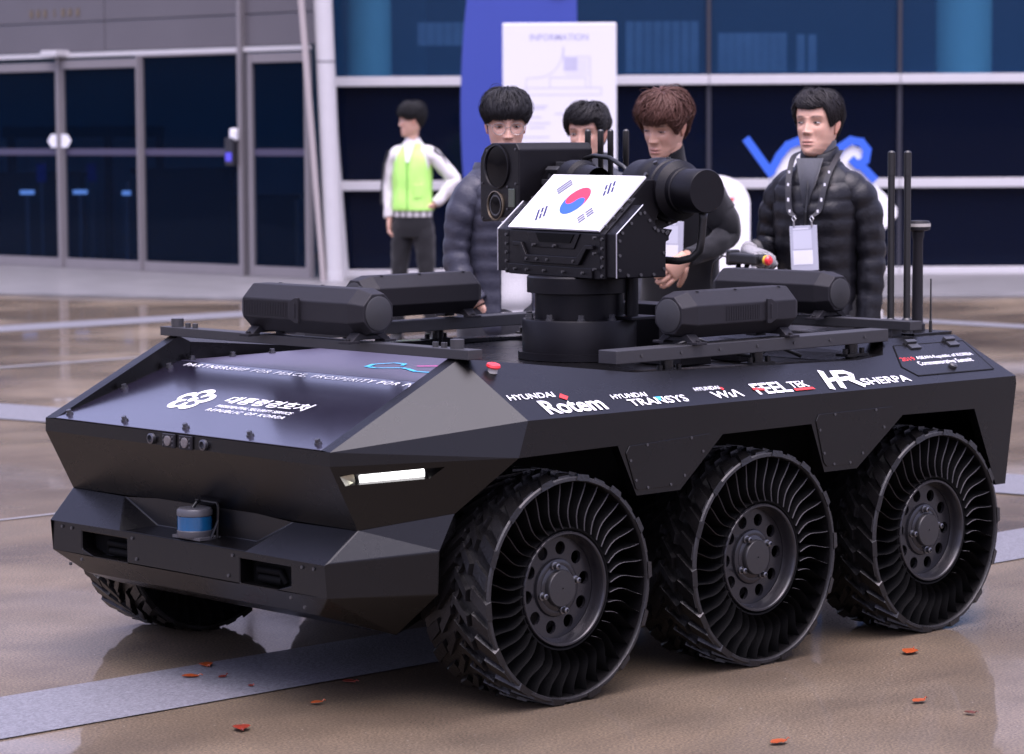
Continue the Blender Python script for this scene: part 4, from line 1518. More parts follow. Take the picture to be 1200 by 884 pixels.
# white and blue cut-out sign behind the man in the black jacket
t = thing('cutout_sign', 'white cut-out sign with thick blue letter outlines behind the man in black quilted jacket', 'sign', F(2.5, 22))
wd = 22.0
pw = 3337/wd
wpx = lambda x, y: F((x-600)/pw, wd, 1.605+(150.6-y)/pw)
mb = MB()
mb.prism([wpx(*p) for p in ((903, 208), (916, 184), (930, 172), (950, 170), (975, 178), (998, 172), (1012, 178), (1010, 196), (1020, 213), (1038, 230), (1052, 247), (1052, 256), (1032, 277), (1026, 300), (1026, 366), (905, 366), (903, 300))], DH*.10)
so = at_t('sign_panel', mb, mat('white_sign', (.78, .78, .78), rough=.45), t, bevel=.006)
WO = F(0, wd, 0)-V(t.location)
def wst(pts, w):
    return stroke([((x-600)/pw, 1.605+(150.6-y)/pw) for x, y in pts], w)
VB = mat('bright_blue_letters', (.03, .12, .62), rough=.4)
for grp in (wst([(876, 166), (904, 205)], .062)+wst([(903, 204), (914, 184), (924, 172), (937, 167), (948, 170)], .062), wst([(976, 190), (985, 175), (997, 167), (1009, 169), (1016, 178), (1014, 190), (1005, 196), (999, 190)], .062)+wst([(1007, 194), (1024, 212)], .062)):
    mb = MB()
    for i, poly in enumerate(grp):
        mb.prism([WO+RH*a+V((0, 0, b))-DH*(.004+.0006*i) for a, b in poly], -DH*.02)
    mb.build('blue_letter_band', VB, t, weld=False)
mb = MB()
mb.prism([wpx(1012, 366), wpx(1036, 366), wpx(1036, 380), wpx(1012, 380)], DH*.3)
at_t('sign_foot', mb, FRAME, t, bevel=.01)
# rounded white sign with a red T
t = thing('rounded_sign', 'white round-topped sign ending in a red letter T behind the man in the black turtleneck', 'sign', F(1.5, 20))
rd = 20.0
pr = 3337/rd
rpx = lambda x, y: ((x-600)/pr, 1.605+(150.6-y)/pr)
mb = MB()
ol = [rpx(880-39+39*math.cos(a), 241-34*math.sin(a)) for a in [i*PI/16 for i in range(17)]]
ol = ol+[rpx(802, 520), rpx(880, 520)]
mb.prism([F(a, rd, max(b, 0.0)) for a, b in ol], DH*.12)
ro = at_t('sign_panel', mb, mat('white_sign_gloss', (.80, .80, .80), rough=.3), t, bevel=.006)
RO = F(0, rd, 0)-V(t.location)
a, b = rpx(849, 252), rpx(861, 233)
lettering('lettering', 'T', RO, RH, V((0, 0, 1)), (a[0], b[0], a[1], b[1]), REDP, ro, bold=.03)
pl = stroke([rpx(843, 261), rpx(860, 261)], .03)
printed('small_print', pl, RO, RH, V((0, 0, 1)), PRL, ro)
printed('green_mark', [[rpx(834, 287), rpx(842, 287), rpx(842, 283), rpx(834, 283)]], RO, RH, V((0, 0, 1)), GRNP, ro)
# ---------------------------------------------------------------- people
SKIN = mat('skin', (.5, .3, .22), rough=.5, spec=.35, vcol=True)
HAIRS = {}
def hairmat(c):
    k = tuple(c)
    if k not in HAIRS:
        HAIRS[k] = mat('hair', c, rough=.55, spec=.22, var=.3, vscale=60)
    return HAIRS[k]
def lerp_tab(tab, z):
    for a, b in zip(tab[:-1], tab[1:]):
        if z <= b[0]:
            t = 0 if b[0] == a[0] else max(0, (z-a[0])/(b[0]-a[0]))
            t = t*t*(3-2*t)*.35+t*.65
            return [a[i]+(b[i]-a[i])*t for i in range(1, len(a))]
    return list(tab[-1][1:])
#        z      half width  front   back
HEAD = [(-.122, .012, .052, .000), (-.118, .026, .068, .006), (-.110, .036, .080, .022), (-.092, .047, .0865, .045), (-.070, .056, .0855, .062),
        (-.040, .0635, .0850, .080), (0., .0690, .0840, .092), (.030, .0725, .0880, .098), (.058, .0725, .0840, .097),
        (.085, .0645, .068, .085), (.102, .048, .046, .062), (.112, .028, .024, .034), (.1165, .004, .003, .004)]
def gs(y, z, y0, z0, sy, sz):
    return math.exp(-((y-y0)/sy)**2-((z-z0)/sz)**2)
def head_point(th, z, off=0.):
    w, f, b = lerp_tab(HEAD, z)
    c, s = math.cos(th), math.sin(th)
    e = .86
    cx = math.copysign(abs(c)**e, c); sy = math.copysign(abs(s)**e, s)
    return V(((f+off)*cx if c > 0 else (b+off)*cx, (w+off)*sy, z))
def head_mesh(mb, M, skin, lips=(.42, .17, .145), brow=(.03, .02, .018), browz=.021):
    n = 88
    zs = []
    z = -.122
    while z < .1165:
        zs.append(z)
        z += .0026 if z < .045 else .005
    zs.append(.1165)
    rings, colr = [], []
    for z in zs:
        ring = []
        for k in range(n):
            # more columns on the face side
            u = k/n*2*PI
            th = u-.45*math.sin(u)
            p = head_point(th, z)
            col = list(skin)
            if math.cos(th) > .15:
                y = p.y
                d = 0
                # nose
                if -.047 < z < .022:
                    t = (.022-z)/.057
                    ht = .004+.018*min(1, max(0, t))**1.2
                    if z < -.035: ht *= max(0, 1-((-.035-z)/.012))
                    d += ht*math.exp(-(y/(.0065+.006*max(0, min(1, t))))**2)
                d += .0065*(gs(y, z, .0125, -.036, .006, .006)+gs(y, z, -.0125, -.036, .006, .006))
                for s_ in (1, -1):
                    d -= .0105*gs(y, z, s_*.032, .001, .017, .011)
                    d += .0045*gs(y, z, s_*.032, .022, .02, .007)
                    d += .0045*gs(y, z, s_*.043, -.024, .018, .016)
                    d -= .004*gs(y, z, s_*.040, -.062, .012, .02)
                    d -= .0030*gs(y, z, s_*.027, -.050, .005, .016)
                lw = math.exp(-(y/.021)**4)
                d += .0065*lw*math.exp(-((z+.0665)/.0045)**2)*(1-.15*math.exp(-(y/.004)**2))
                d += .0072*math.exp(-(y/.018)**4)*math.exp(-((z+.0785)/.0055)**2)
                d -= .004*lw*math.exp(-((z+.0722)/.0018)**2)
                d -= .003*gs(y, z, 0, -.090, .02, .006)
                d += .006*gs(y, z, 0, -.107, .018, .012)
                p.x += d
                li = math.exp(-(y/.0225)**6)*(math.exp(-((z+.0665)/.004)**4)+math.exp(-((z+.0785)/.0052)**4))
                li = min(1, li)*.65
                col = [a*(1-li)+b*li for a, b in zip(col, lips)]
                mo = math.exp(-(y/.022)**6)*math.exp(-((z+.0722)/.0013)**2)*.7
                col = [a*(1-mo)+b*mo for a, b in zip(col, (.10, .03, .03))]
                for s_ in (1, -1):
                    yy = s_*y
                    arch = browz+.004*(1-((yy-.034)/.02)**2)
                    br = math.exp(-((yy-.033)/.0185)**6)*math.exp(-((z-arch)/.0038)**2)*.85
                    col = [a*(1-br)+b*br for a, b in zip(col, brow)]
                    no = gs(yy, z, .007, -.0425, .0035, .002)
                    col = [a*(1-no)+b*no for a, b in zip(col, (.12, .05, .04))]
                    ck = gs(yy, z, .042, -.03, .02, .018)*.16
                    col = [a*(1-ck)+b*ck for a, b in zip(col, (.60, .27, .21))]
            q_n = noise.noise(V((p.x*38, p.y*38, p.z*38)))*.05+noise.noise(V((p.x*160, p.y*160, p.z*160)))*.04
            col = [col[0]*(1+q_n*.6), col[1]*(1+q_n), col[2]*(1+q_n)]
            ring.append(p)
            colr.append(col)
        rings.append(ring)
    o = len(mb.v)
    mb.loft([[M @ p for p in r] for r in rings])
    mb.c += colr
    # ears
    for s_ in (1, -1):
        er = []
        for i in range(9):
            t = i/8
            zc = -.038+.066*t
            rr = math.sin(PI*(.06+.88*t))
            er.append([M @ V((-.010-.010*t+math.cos(a)*.017*rr*(1.1 if t > .5 else .85), s_*(.066+.004*t+.012*rr*(.6+.4*math.cos(a+2.2))+math.sin(a)*.005), zc)) for a in [k*2*PI/12 for k in range(12)]])
        mb.loft(er)
        mb.c += [[skin[0]*1.02, skin[1]*.86, skin[2]*.82]]*(9*12)
def eyes(parent, M, look=0., openv=1.):
    for s_ in (1, -1):
        mb = MB()
        n = 14
        rings = []
        cx = .0752
        for j, sc in enumerate((1, .75, .4, .02)):
            ring = []
            for k in range(n):
                a = k*2*PI/n
                yy = .0145*math.cos(a)*sc
                zz = .0052*openv*math.sin(a)*sc*(1.0 if math.sin(a) > 0 else .75)
                ring.append(M @ V((cx+.0062*(1-sc*sc)-.0022+abs(yy+s_*0)*-.22, s_*.0325+yy, .0005+zz)))
            rings.append(ring)
        mb.loft(rings, caps=False)
        e = mb.build('eye', EYEW, parent, smooth='all')
        mb = MB()
        ring = [M @ V((cx+.0052+(.0003 if k % 2 else 0), s_*.0325+look+.0052*math.cos(k*PI/8), .0010+.0050*openv*math.sin(k*PI/8))) for k in range(16)]
        mb.poly(ring)
        mb.build('iris', IRIS, e)
        mb = MB()
        pts = [M @ V((cx+.0052-abs(t)*.0042, s_*.0325+t*.0158, .0005+.0056*openv*(1-t*t)+.0006)) for t in [-1+i/4 for i in range(9)]]
        mb.tube(pts, [.0006]+[.0013]*7+[.0006], 6)
        mb.build('lash', IRIS, e)
EYEW = mat('eye_white', (.55, .52, .50), rough=.25)
IRIS = mat('iris_dark', (.012, .008, .007), rough=.2, coat=.5)

def hair_mesh(parent, M, color, seed, bang=.035, side=.0, back=-.055, vol=.014, mess=.25, part=None, bowl=False, n=1000):
    """a scalp cap with many overlapping tapered locks"""
    rnd = random.Random(seed)
    def line(th):
        c = math.cos(th)
        a = abs(th if th < PI else 2*PI-th)
        # front -> side (sideburn) -> nape
        if a < .75:
            return bang+(.006 if bowl else .012)*(a/.75)**2*(1 if not bowl else -.6)
        if a < 1.25:
            t = (a-.75)/.5
            return (bang+.012*(1 if not bowl else -.5))*(1-t)+side*t
        if a < 1.75:
            t = (a-1.25)/.5
            return side*(1-t)+(.018)*t if not bowl else side*(1-t)+.0*t
        t = min(1, (a-1.75)/.7)
        return (.018 if not bowl else 0)*(1-t)+back*t
    def surf(th, t, off):
        """t=0 crown, t=1 hairline"""
        zl = line(th)
        zt = .1165
        z = zt-(zt-zl)*(1-math.cos(t*PI/2))**.9
        z = max(min(z, .1163), -.1)
        p = head_point(th, z, 0)
        up_ = max(0, min(1, (z-.05)/.066))
        nrm = V((p.x, p.y, 0))
        nrm = nrm.normalized() if nrm.length > 1e-5 else V((0, 0, 1))
        nrm = (nrm*(1-up_*.75)+V((0, 0, up_+.05))).normalized()
        return p+nrm*off
    mb = MB()
    rings = []
    nn = 40
    for i in range(15):
        t = i/14
        rings.append([M @ surf(k*2*PI/nn, t, .0035+vol*.62*math.sin(PI*min(1, .25+.72*t))+.002*math.sin(k*5+i)) for k in range(nn)])
    mb.loft(rings, caps=False)
    mb.loft([rings[-1], [M @ surf(k*2*PI/nn, 1, -.006) for k in range(nn)]], caps=False)
    for i in range(n):
        th = rnd.uniform(0, 2*PI)
        t0 = rnd.uniform(.02, .72)
        t1 = min(1.04, t0+rnd.uniform(.30, .55))
        if rnd.random() < .45:
            t1 = rnd.uniform(.96, 1.06)
            t0 = max(.1, t1-rnd.uniform(.35, .6))
        dth = rnd.gauss(0, .18)*(1+mess)
        if part is not None:
            dth += part*(.5+.5*math.cos(th))
        lift = vol*(.75+rnd.random()*.55)+mess*rnd.random()*.008
        pts, rad = [], []
        w = rnd.uniform(.0022, .0052)
        if rnd.random() < .07:                         # stray hairs
            w, lift = .0010, lift*1.35+.003
        for j in range(6):
            s_ = j/5
            t = t0+(t1-t0)*s_
            tt = min(1, t)
            off = lift*math.sin(PI*min(1, .28+.60*tt))*(.75+.3*math.sin(PI*s_))
            p = surf(th+dth*s_*(.3+tt), tt, off+.002)
            if t > 1: p.z -= (t-1)*.09
            if s_ > .7: p += V((rnd.gauss(0, 1), rnd.gauss(0, 1), rnd.gauss(0, 1)))*.0035*mess
            pts.append(M @ p)
            k = math.sin(PI*(.18+.80*s_))
            rad.append((w*k+.0004, w*.5*k+.0003))
        mb.tube(pts, rad, 6, caps=False)
    return mb.build('hair', hairmat(color), parent, smooth='all', weld=False)

def catmull(P, n):
    out = []
    for i in range(len(P)-1):
        p0, p1, p2, p3 = P[max(i-1, 0)], P[i], P[i+1], P[min(i+2, len(P)-1)]
        for j in range(n):
            t = j/n
            out.append([.5*((2*b)+(c-a)*t+(2*a-5*b+4*c-d)*t*t+(3*b-a-3*c+d)*t**3) for a, b, c, d in zip(p0, p1, p2, p3)])
    out.append(list(P[-1]))
    return out
def torso(mb, tab, n=44, quilt=None, seed=0, lean=None, front=None, wob=.003):
    """tab rows: z, half depth x, half width y, x offset; a closed trunk"""
    rows = catmull([list(r) for r in tab], 10)
    rnd = random.Random(seed)
    ph = rnd.random()*9
    rings = []
    for z, rx, ry, ox in rows:
        ring = []
        for k in range(n):
            a = k*2*PI/n
            e = .82
            c, s = math.cos(a), math.sin(a)
            d = 0
            if quilt:
                sp, amp = quilt
                q = (z+.006*math.sin(a*2+ph))/sp
                d += amp*(abs(math.sin(PI*q))**.55-.75)
                d += amp*.55*noise.noise(V((c*4, s*4, z*26+seed)))+amp*.45*noise.noise(V((c*11, s*11, z*9+seed)))
            d += wob*noise.noise(V((c*2.2+seed, s*2.2, z*7)))*2
            p = V((ox+(rx+d)*math.copysign(abs(c)**e, c), (ry+d)*math.copysign(abs(s)**e, s), z))
            if front: p = front(p, a)
            if lean: p = lean(p)
            ring.append(p)
        rings.append(ring)
    mb.loft(rings)
def limb(mb, P, n=18, quilt=None, seed=0, step=10, wob=.003, caps=True):
    """P rows: x,y,z,r; a tapering tube with optional quilting"""
    rows = catmull([list(r) for r in P], step)
    pts = [V(r[:3]) for r in rows]
    L_ = 0
    rings = []
    t0 = (pts[1]-pts[0]).normalized()
    x = t0.cross(V((1, 0, 0)) if abs(t0.x) < .9 else V((0, 1, 0))).normalized()
    for i, p in enumerate(pts):
        t = (pts[min(i+1, len(pts)-1)]-pts[max(i-1, 0)]).normalized()
        x = (x-t*x.dot(t)).normalized()
        y = t.cross(x)
        if i: L_ += (p-pts[i-1]).length
        r = rows[i][3]
        ring = []
        for k in range(n):
            a = k*2*PI/n
            d = 0
            if quilt:
                sp, amp = quilt
                d += amp*(abs(math.sin(PI*L_/sp))**.55-.75)+amp*.6*noise.noise(V((math.cos(a)*3, math.sin(a)*3, L_*24+seed)))+amp*.5*noise.noise(V((math.cos(a)*6, math.sin(a)*6, L_*9+seed)))
            d += wob*noise.noise(V((math.cos(a)*2+seed, math.sin(a)*2, L_*16)))*2
            ring.append(p+x*math.cos(a)*(r+d)+y*math.sin(a)*(r+d))
        rings.append(ring)
    mb.loft(rings, caps)
def hand(mb, wrist, fwd, palm, side, curl=.5, thumb=.6, spread=.10, sc=1., col=None):
    """palm, four bent fingers and a thumb; fwd runs to the knuckles, palm is the way the palm faces, side +1 puts the thumb along fwd x palm"""
    o = len(mb.v)
    fwd = V(fwd).normalized(); palm = V(palm); palm = (palm-fwd*palm.dot(fwd)).normalized()
    lat = fwd.cross(palm)*side                       # towards the thumb
    w = V(wrist)
    rings = []
    for t, hw, hh in ((0, .027, .021), (.25, .031, .018), (.6, .040, .016), (.9, .042, .014), (1.0, .040, .011)):
        c = w+fwd*(.088*t*sc)
        rings.append([c+lat*math.cos(a)*hw*sc+palm*math.sin(a)*hh*sc for a in [k*2*PI/14 for k in range(14)]])
    mb.loft(rings)
    for i, (off, ln) in enumerate(((.029, .070), (.0098, .079), (-.0098, .073), (-.028, .057))):
        p = w+fwd*(.082*sc)+lat*off*sc
        d = (fwd+lat*(off*spread*30)).normalized()
        pts, rad = [p-d*.012*sc], [.0098*sc]
        c_ = curl*(1+.12*i)
        ang = .25*c_
        for j, fr in enumerate((.45, .31, .24)):
            dj = (d*math.cos(ang)+palm*math.sin(ang)).normalized()
            for q in (.5, 1.):
                pts.append(p+dj*(ln*fr*q*sc)); rad.append((.0098-.0011*j-.0004*q)*sc)
            p = p+dj*(ln*fr*sc)
            ang += c_*.95
        pts.append(p+dj*.004*sc); rad.append(.0045*sc)
        mb.tube(pts, rad, 10)
    p = w+fwd*.026*sc+lat*.024*sc
    d = (fwd*.62+lat*.75+palm*.25).normalized()
    pts, rad = [p, p+d*.022*sc], [.014*sc, .0125*sc]
    p = p+d*.036*sc
    pts.append(p); rad.append(.0115*sc)
    d = (d*(1-thumb*.4)+fwd*.5*thumb+palm*.6*thumb).normalized()
    p = p+d*.028*sc
    pts.append(p); rad.append(.0105*sc)
    d = (d+palm*.35*thumb).normalized()
    pts += [p+d*.018*sc, p+d*.024*sc]; rad += [.009*sc, .004*sc]
    mb.tube(pts, rad, 10)
    if col is not None:
        mb.c += [list(col)]*(len(mb.v)-o)
def headM(loc, yaw=0, pitch=0, roll=0, s=1.):
    return Matrix.Translation(loc) @ Matrix.Rotation(yaw, 4, 'Z') @ Matrix.Rotation(pitch, 4, 'Y') @ Matrix.Rotation(roll, 4, 'X') @ Matrix.Scale(s, 4)
def nylon(name, col, rough=.38):
    return mat(name, col, rough=rough, spec=.30, bump=.7, bscale=45, sheen=0, rvar=.06, vscale=20)
def cloth(name, col, rough=.8, bump=.4, bscale=500):
    return mat(name, col, rough=rough, spec=.2, bump=bump, bscale=bscale, sheen=.15)
SK1 = (.58, .345, .25)
def body_part(t, M, skin, neck, arms=(), hands_=(), lips=(.42, .17, .145), legs=True, lean=None, spread=0, **k):
    mb = MB()
    head_mesh(mb, M, skin, lips=lips, **k)
    o = len(mb.v)
    limb(mb, neck, n=20, step=6)
    # trunk, arms and legs under the clothes, one figure
    torso(mb, [(.86, .080, .125, 0), (1.0, .080, .12, 0), (1.2, .085, .125, 0), (1.36, .075, .125, 0), (1.43, .045, .07, -.005)], n=20, lean=lean)
    if legs:
        for s_ in (1, -1):
            limb(mb, [(0, s_*.078, .90, .07), (0, s_*(.09+spread*.6), .48, .045), (0, s_*(.094+spread*1.1), .09, .035)], n=12, step=4)
    for a in arms:
        limb(mb, a, n=14, step=5)
    mb.c += [list(skin)]*(len(mb.v)-o)
    for h in hands_:
        hand(mb, col=skin, **h)
    return mb.build('body', SKIN, t, smooth='all', weld=False)
def trousers(t, m, foot=0.0, spread=.0, z0=.93, shoe=None, wide=1., bend=0.):
    mb = MB()
    torso(mb, [(.78, .105*wide, .150*wide, 0), (.86, .115*wide, .170*wide, 0), (.95, .108*wide, .160*wide, 0), (1.02, .10*wide, .152*wide, 0)], n=30, wob=.003)
    for s_ in (1, -1):
        limb(mb, [(0, s_*.078, .88, .098*wide), (.005, s_*(.085+spread*.3), .70, .088*wide), (.012, s_*(.09+spread*.6), .48, .070*wide), (.0, s_*(.092+spread), .25, .066*wide), (-.01, s_*(.094+spread*1.1), .075, .064*wide)], n=20, step=10, seed=s_*3, wob=.005)
    o = mb.build('trousers', m, t, smooth='all', weld=False)
    for s_ in (1, -1):
        mb = MB()
        yy = s_*(.094+spread*1.1)
        rings = []
        for x, w, h in ((-.085, .020, .035), (-.07, .036, .075), (0, .042, .085), (.07, .046, .06), (.14, .046, .045), (.18, .030, .032), (.19, .012, .02)):
            rings.append([V((x, yy+w*math.cos(a), max(.002, h*.5+h*.5*math.sin(a)))) for a in [k*2*PI/14 for k in range(14)]])
        mb.loft(rings)
        mb.build('shoe', shoe or SHOE, t, smooth='all')
    return o
SHOE = mat('black_shoe', (.015, .015, .016), rough=.45)

# man in the black puffer jacket who steers
def place(lat, dep, turn):
    p = F(lat, dep, 0)
    return p, AZC-turn
pos, az = place(1.187, 11.0, R(26))
t = thing('person', 'man in black quilted jacket and grey gloves holding a controller behind the vehicle', 'person', pos, az)
hM = headM((.015, .0, 1.614), yaw=R(-6), pitch=R(-3), s=1.04)
body_part(t, hM, SK1, [(-.012, 0, 1.40, .062), (-.005, 0, 1.47, .056), (.0, 0, 1.56, .055)],
          arms=[[(0, -.095, 1.33, .040), (-.015, -.205, 1.17, .038), (.03, -.205, 1.10, .036), (.2, -.19, 1.13, .03)], [(0, .095, 1.33, .040), (-.02, .205, 1.14, .040), (.01, .212, .88, .03)]])
eyes(t, hM, look=-.003, openv=.62)
hair_mesh(t, hM, (.012, .010, .011), 11, bang=.052, side=-.012, back=-.06, vol=.013, mess=.25, part=.55, n=1400)
JB = nylon('black_nylon', (.006, .006, .008), .40)
mb = MB()
torso(mb, [(.84, .130, .160, 0), (.88, .142, .172, 0), (1.0, .138, .168, 0), (1.15, .142, .172, .005), (1.28, .145, .180, .008), (1.36, .130, .180, .003), (1.405, .110, .160, -.002), (1.44, .090, .122, -.008), (1.47, .077, .090, -.008)], quilt=(.066, .0085), seed=2)
for s_, P in ((1, [(0, .085, 1.365, .070), (-.005, .142, 1.352, .080), (-.02, .190, 1.275, .072), (-.025, .212, 1.13, .062), (-.01, .218, .98, .055), (.015, .215, .83, .047)]),
              (-1, [(0, -.085, 1.365, .070), (-.005, -.142, 1.352, .080), (-.015, -.190, 1.275, .072), (-.02, -.212, 1.17, .063), (.03, -.212, 1.105, .058), (.12, -.205, 1.115, .050), (.205, -.200, 1.135, .043)])):
    limb(mb, P, n=22, quilt=(.066, .0080), seed=s_*5)
# standing collar
rings = []
for z, r_ in ((1.455, .088), (1.49, .079), (1.525, .076), (1.53, .070), (1.49, .068)):
    rings.append([V((-.008+r_*1.0*math.cos(a)+(.006 if abs(a) < .3 else 0), r_*1.02*math.sin(a), z-.030*max(0, math.cos(a)))) for a in [k*2*PI/26+.25 for k in range(24)]])
mb.loft(rings, caps=False, closed=False)
jk = mb.build('jacket', JB, t, smooth='all', weld=False)
jk.scale = (1, .94, 1)
mb = MB()
mb.prism([V((.1485, -.012, .86)), V((.158, 0, 1.0)), V((.162, 0, 1.28)), V((.135, 0, 1.40)), V((.148, .006, 1.37)), V((.169, .006, 1.28)), V((.166, .006, 1.0)), V((.158, .006, .86))], V((0, .006, 0)))
mb.build('jacket_zip', CABLE, t)
GT = cloth('grey_turtleneck', (.075, .078, .088), .85, .5, 300)
mb = MB()
limb(mb, [(-.006, 0, 1.43, .070), (-.006, 0, 1.48, .0665), (-.003, 0, 1.535, .0655), (-.002, 0, 1.552, .064)], n=26, step=6, wob=.0015)
mb.prism([V((.118, -.050, 1.485)), V((.118, .050, 1.485)), V((.155, .008, 1.30)), V((.155, -.008, 1.30))], V((-.03, 0, 0)))
mb.build('turtleneck', GT, t, smooth='all', weld=False)
trousers(t, cloth('black_trousers', (.012, .012, .014)))
GLV = cloth('grey_knit_glove', (.24, .235, .24), .85, .6, 400)
mb = MB()
hand(mb, (.215, -.205, 1.135), (.55, .75, -.12), (.1, .1, -1), 1, curl=1.05, thumb=.9, sc=1.08)
limb(mb, [(.17, -.215, 1.128, .041), (.20, -.208, 1.133, .036), (.222, -.20, 1.134, .030)], n=14, step=4)
mb.build('glove', GLV, t, smooth='all', weld=False)
mb = MB()
hand(mb, (.015, .215, .83), (.1, 0, -1), (0, -1, 0), 1, curl=.55, thumb=.5, sc=1.05)
mb.build('glove', GLV, t, smooth='all', weld=False)
Mp = Matrix.Translation(pos) @ Matrix.Rotation(az, 4, 'Z')
# lanyard and badge
def badge(Mp, z_top, x_, y_, label, w=.110, h=.172, strap=True, tilt=.06):
    b = thing('lanyard_badge', label, 'badge')
    b.matrix_world = Mp
    STR = mat('lanyard_strap', (.012, .012, .016), rough=.6)
    if strap:
        for s_ in (1, -1):
            mb = MB()
            pts = [V((-.055, s_*.070, 1.515)), V((.03, s_*.088, 1.495)), V((.098, s_*.082, 1.44)), V((.142, s_*.072, 1.37)), V((.162, s_*.060, 1.29)), V((x_+.004, y_+s_*.036, z_top+.035))]
            rows = catmull([list(p) for p in pts], 6)
            r1 = []
            for r in rows:
                p = V(r)
                r1.append([p+V((0, -.0115, 0)), p+V((0, .0115, 0)), p+V((.0022, .0115, 0)), p+V((.0022, -.0115, 0))])
            mb.loft(r1)
            st = mb.build('strap', STR, b)
            mk = MB()
            for r in rows[13:27:4]:
                p = V(r)+V((.0026, 0, 0))
                mk.poly([p+V((.0008, -.004, -.008)), p+V((.0008, .004, -.008)), p+V((.0008, .004, .008)), p+V((.0008, -.004, .008))])
            stuff(mk.build('strap_print', WHITEP, st, weld=False))
            mb = MB()
            c = V((x_+.006, y_+s_*.036, z_top+.022))
            mb.tube([c+V((0, 0, .014)), c+V((0, .008, .004)), c+V((0, 0, -.008)), c+V((0, -.008, .004)), c+V((0, 0, .014))], .0028, 6)
            mb.tube([c+V((0, 0, -.006)), c+V((0, 0, -.026))], .0034, 6)
            mb.build('clip', mat('clip_steel', (.5, .5, .5), rough=.3, metal=.9), b)
    T2 = Matrix.Translation((x_, y_, z_top)) @ Matrix.Rotation(tilt, 4, 'X')
    mb = MB()
    mb.prism([T2 @ V((0, -w/2, 0)), T2 @ V((0, w/2, 0)), T2 @ V((.004, w/2, -h)), T2 @ V((.004, -w/2, -h))], V((.004, 0, 0)))
    mb.build('badge_case', mat('clear_badge_case', (.46, .47, .53), rough=.15, coat=.6), b, bevel=.001)
    for (a0, a1, b0, b1, m_) in ((.12, .80, .10, .52, mat('badge_grey', (.58, .59, .65), rough=.3)), (.10, .82, .54, .86, mat('badge_white', (.78, .78, .82), rough=.3)), (.12, .7, .05, .085, mat('badge_line', (.7, .7, .75), rough=.3))):
        mb = MB()
        f = lambda u, v_: T2 @ V((.0048+.004*v_, -w/2+w*u, -h*v_))
        mb.poly([f(a0, b0), f(a1, b0), f(a1, b1), f(a0, b1)])
        mb.build('badge_card', m_, b, weld=False)
    return b
badge(Mp, 1.230, .172, .0, 'clear badge on a black printed lanyard on the black quilted jacket')
# the controller he holds
rc = thing('remote_controller', 'black handheld controller with a red and yellow end cap in grey gloves', 'remote control')
rc.matrix_world = Mp
rdir = V((.42, .90, -.03)).normalized()
ra = V((.262, -.235, 1.108))
mb = MB()
side_ = rdir.cross(V((0, 0, 1))).normalized()
Mx = Matrix((rdir, side_, V((0, 0, 1)))).transposed()
mb.box(ra+rdir*.060, (.15, .07, .040), Mx)
mb.box(ra+rdir*-.022, (.025, .06, .06), Mx)
mb.build('controller_body', mat('controller_black', (.012, .012, .013), rough=.4), rc, bevel=.008)
mb = MB()
mb.cyl(ra+rdir*.13, ra+rdir*.158, .017, n=14)
mb.build('controller_neck', CABLE, rc, smooth=True)
mb = MB()
mb.cyl(ra+rdir*.158, ra+rdir*.168, .019, n=16)
mb.build('yellow_ring', mat('yellow_plastic', (.65, .42, .04), rough=.35), rc, smooth=True)
mb = MB()
mb.lathe([(.018, 0), (.019, .006), (.014, .014), (.001, .017)], 16)
cp = mb.build('red_cap', REDB, rc, smooth=True)
cp.matrix_local = Matrix.Translation(ra+rdir*.168) @ rdir.to_track_quat('Z', 'Y').to_matrix().to_4x4()
mb = MB()
w0 = ra-rdir*.03
mb.tube([w0, w0-rdir*.05+V((0, 0, .002)), w0-rdir*.10+V((0, 0, -.03)), w0-rdir*.115+V((0, 0, -.10)), w0-rdir*.10+V((0, 0, -.18)), w0-rdir*.04+V((0, 0, -.26))], .0035, 8)
mb.build('controller_cable', CABLE, rc, smooth='all')
for dx, dz in ((.0, 0), (.045, -.01)):
    mb = MB()
    c = ra+rdir*(.012+dx)+V((0, 0, -.02))
    mb.tube([c, c-rdir*.03+V((0, 0, -.09)), c-rdir*(.055)+V((0, 0, -.20))], [.010, .012, .010], 8)
    mb.build('harness_strap', CABLE, rc, smooth='all')
mb = MB()
mb.box(ra+rdir*.045+V((0, 0, -.085)), (.05, .03, .03), Mx)
mb.build('white_plug', WHITEP, rc, bevel=.003)

# man in the black turtleneck bending to the turret
pos, az = place(.685, 11.5, R(24))
t = thing('person', 'man with tousled brown hair and black turtleneck bowed over the turret', 'person', pos, az)
def lean(p):
    k = max(0, p.z-.95)
    return V((p.x+k*k*.42, p.y, p.z-k*k*.10))
nk = lean(V((0, 0, 1.46)))
hM = headM((nk.x+.062, -.005, nk.z+.178), yaw=R(-12), pitch=R(17), roll=R(-5), s=1.06)
body_part(t, hM, (.54, .315, .225), [(nk.x-.02, 0, nk.z-.08, .062), (nk.x+.005, 0, nk.z, .057), (nk.x+.045, 0, nk.z+.12, .055)], legs=True, lean=lean,
          arms=[[(.06, .205, 1.25, .038), (.050, .212, 1.18, .036), (.12, .200, 1.145, .034), (.21, .165, 1.115, .03), (.288, .132, 1.10, .026)]],
          hands_=[dict(wrist=(.288, .132, 1.10), fwd=(.45, -.55, -.62), palm=(-.3, -.75, -.2), side=1, curl=.7, thumb=.5, sc=1.12)])
eyes(t, hM, openv=.45)
hair_mesh(t, hM, (.075, .034, .025), 23, bang=.030, side=-.02, back=-.065, vol=.024, mess=.55, part=-.25, n=1500)
BT = cloth('black_knit', (.008, .008, .010), .8, .5, 260)
mb = MB()
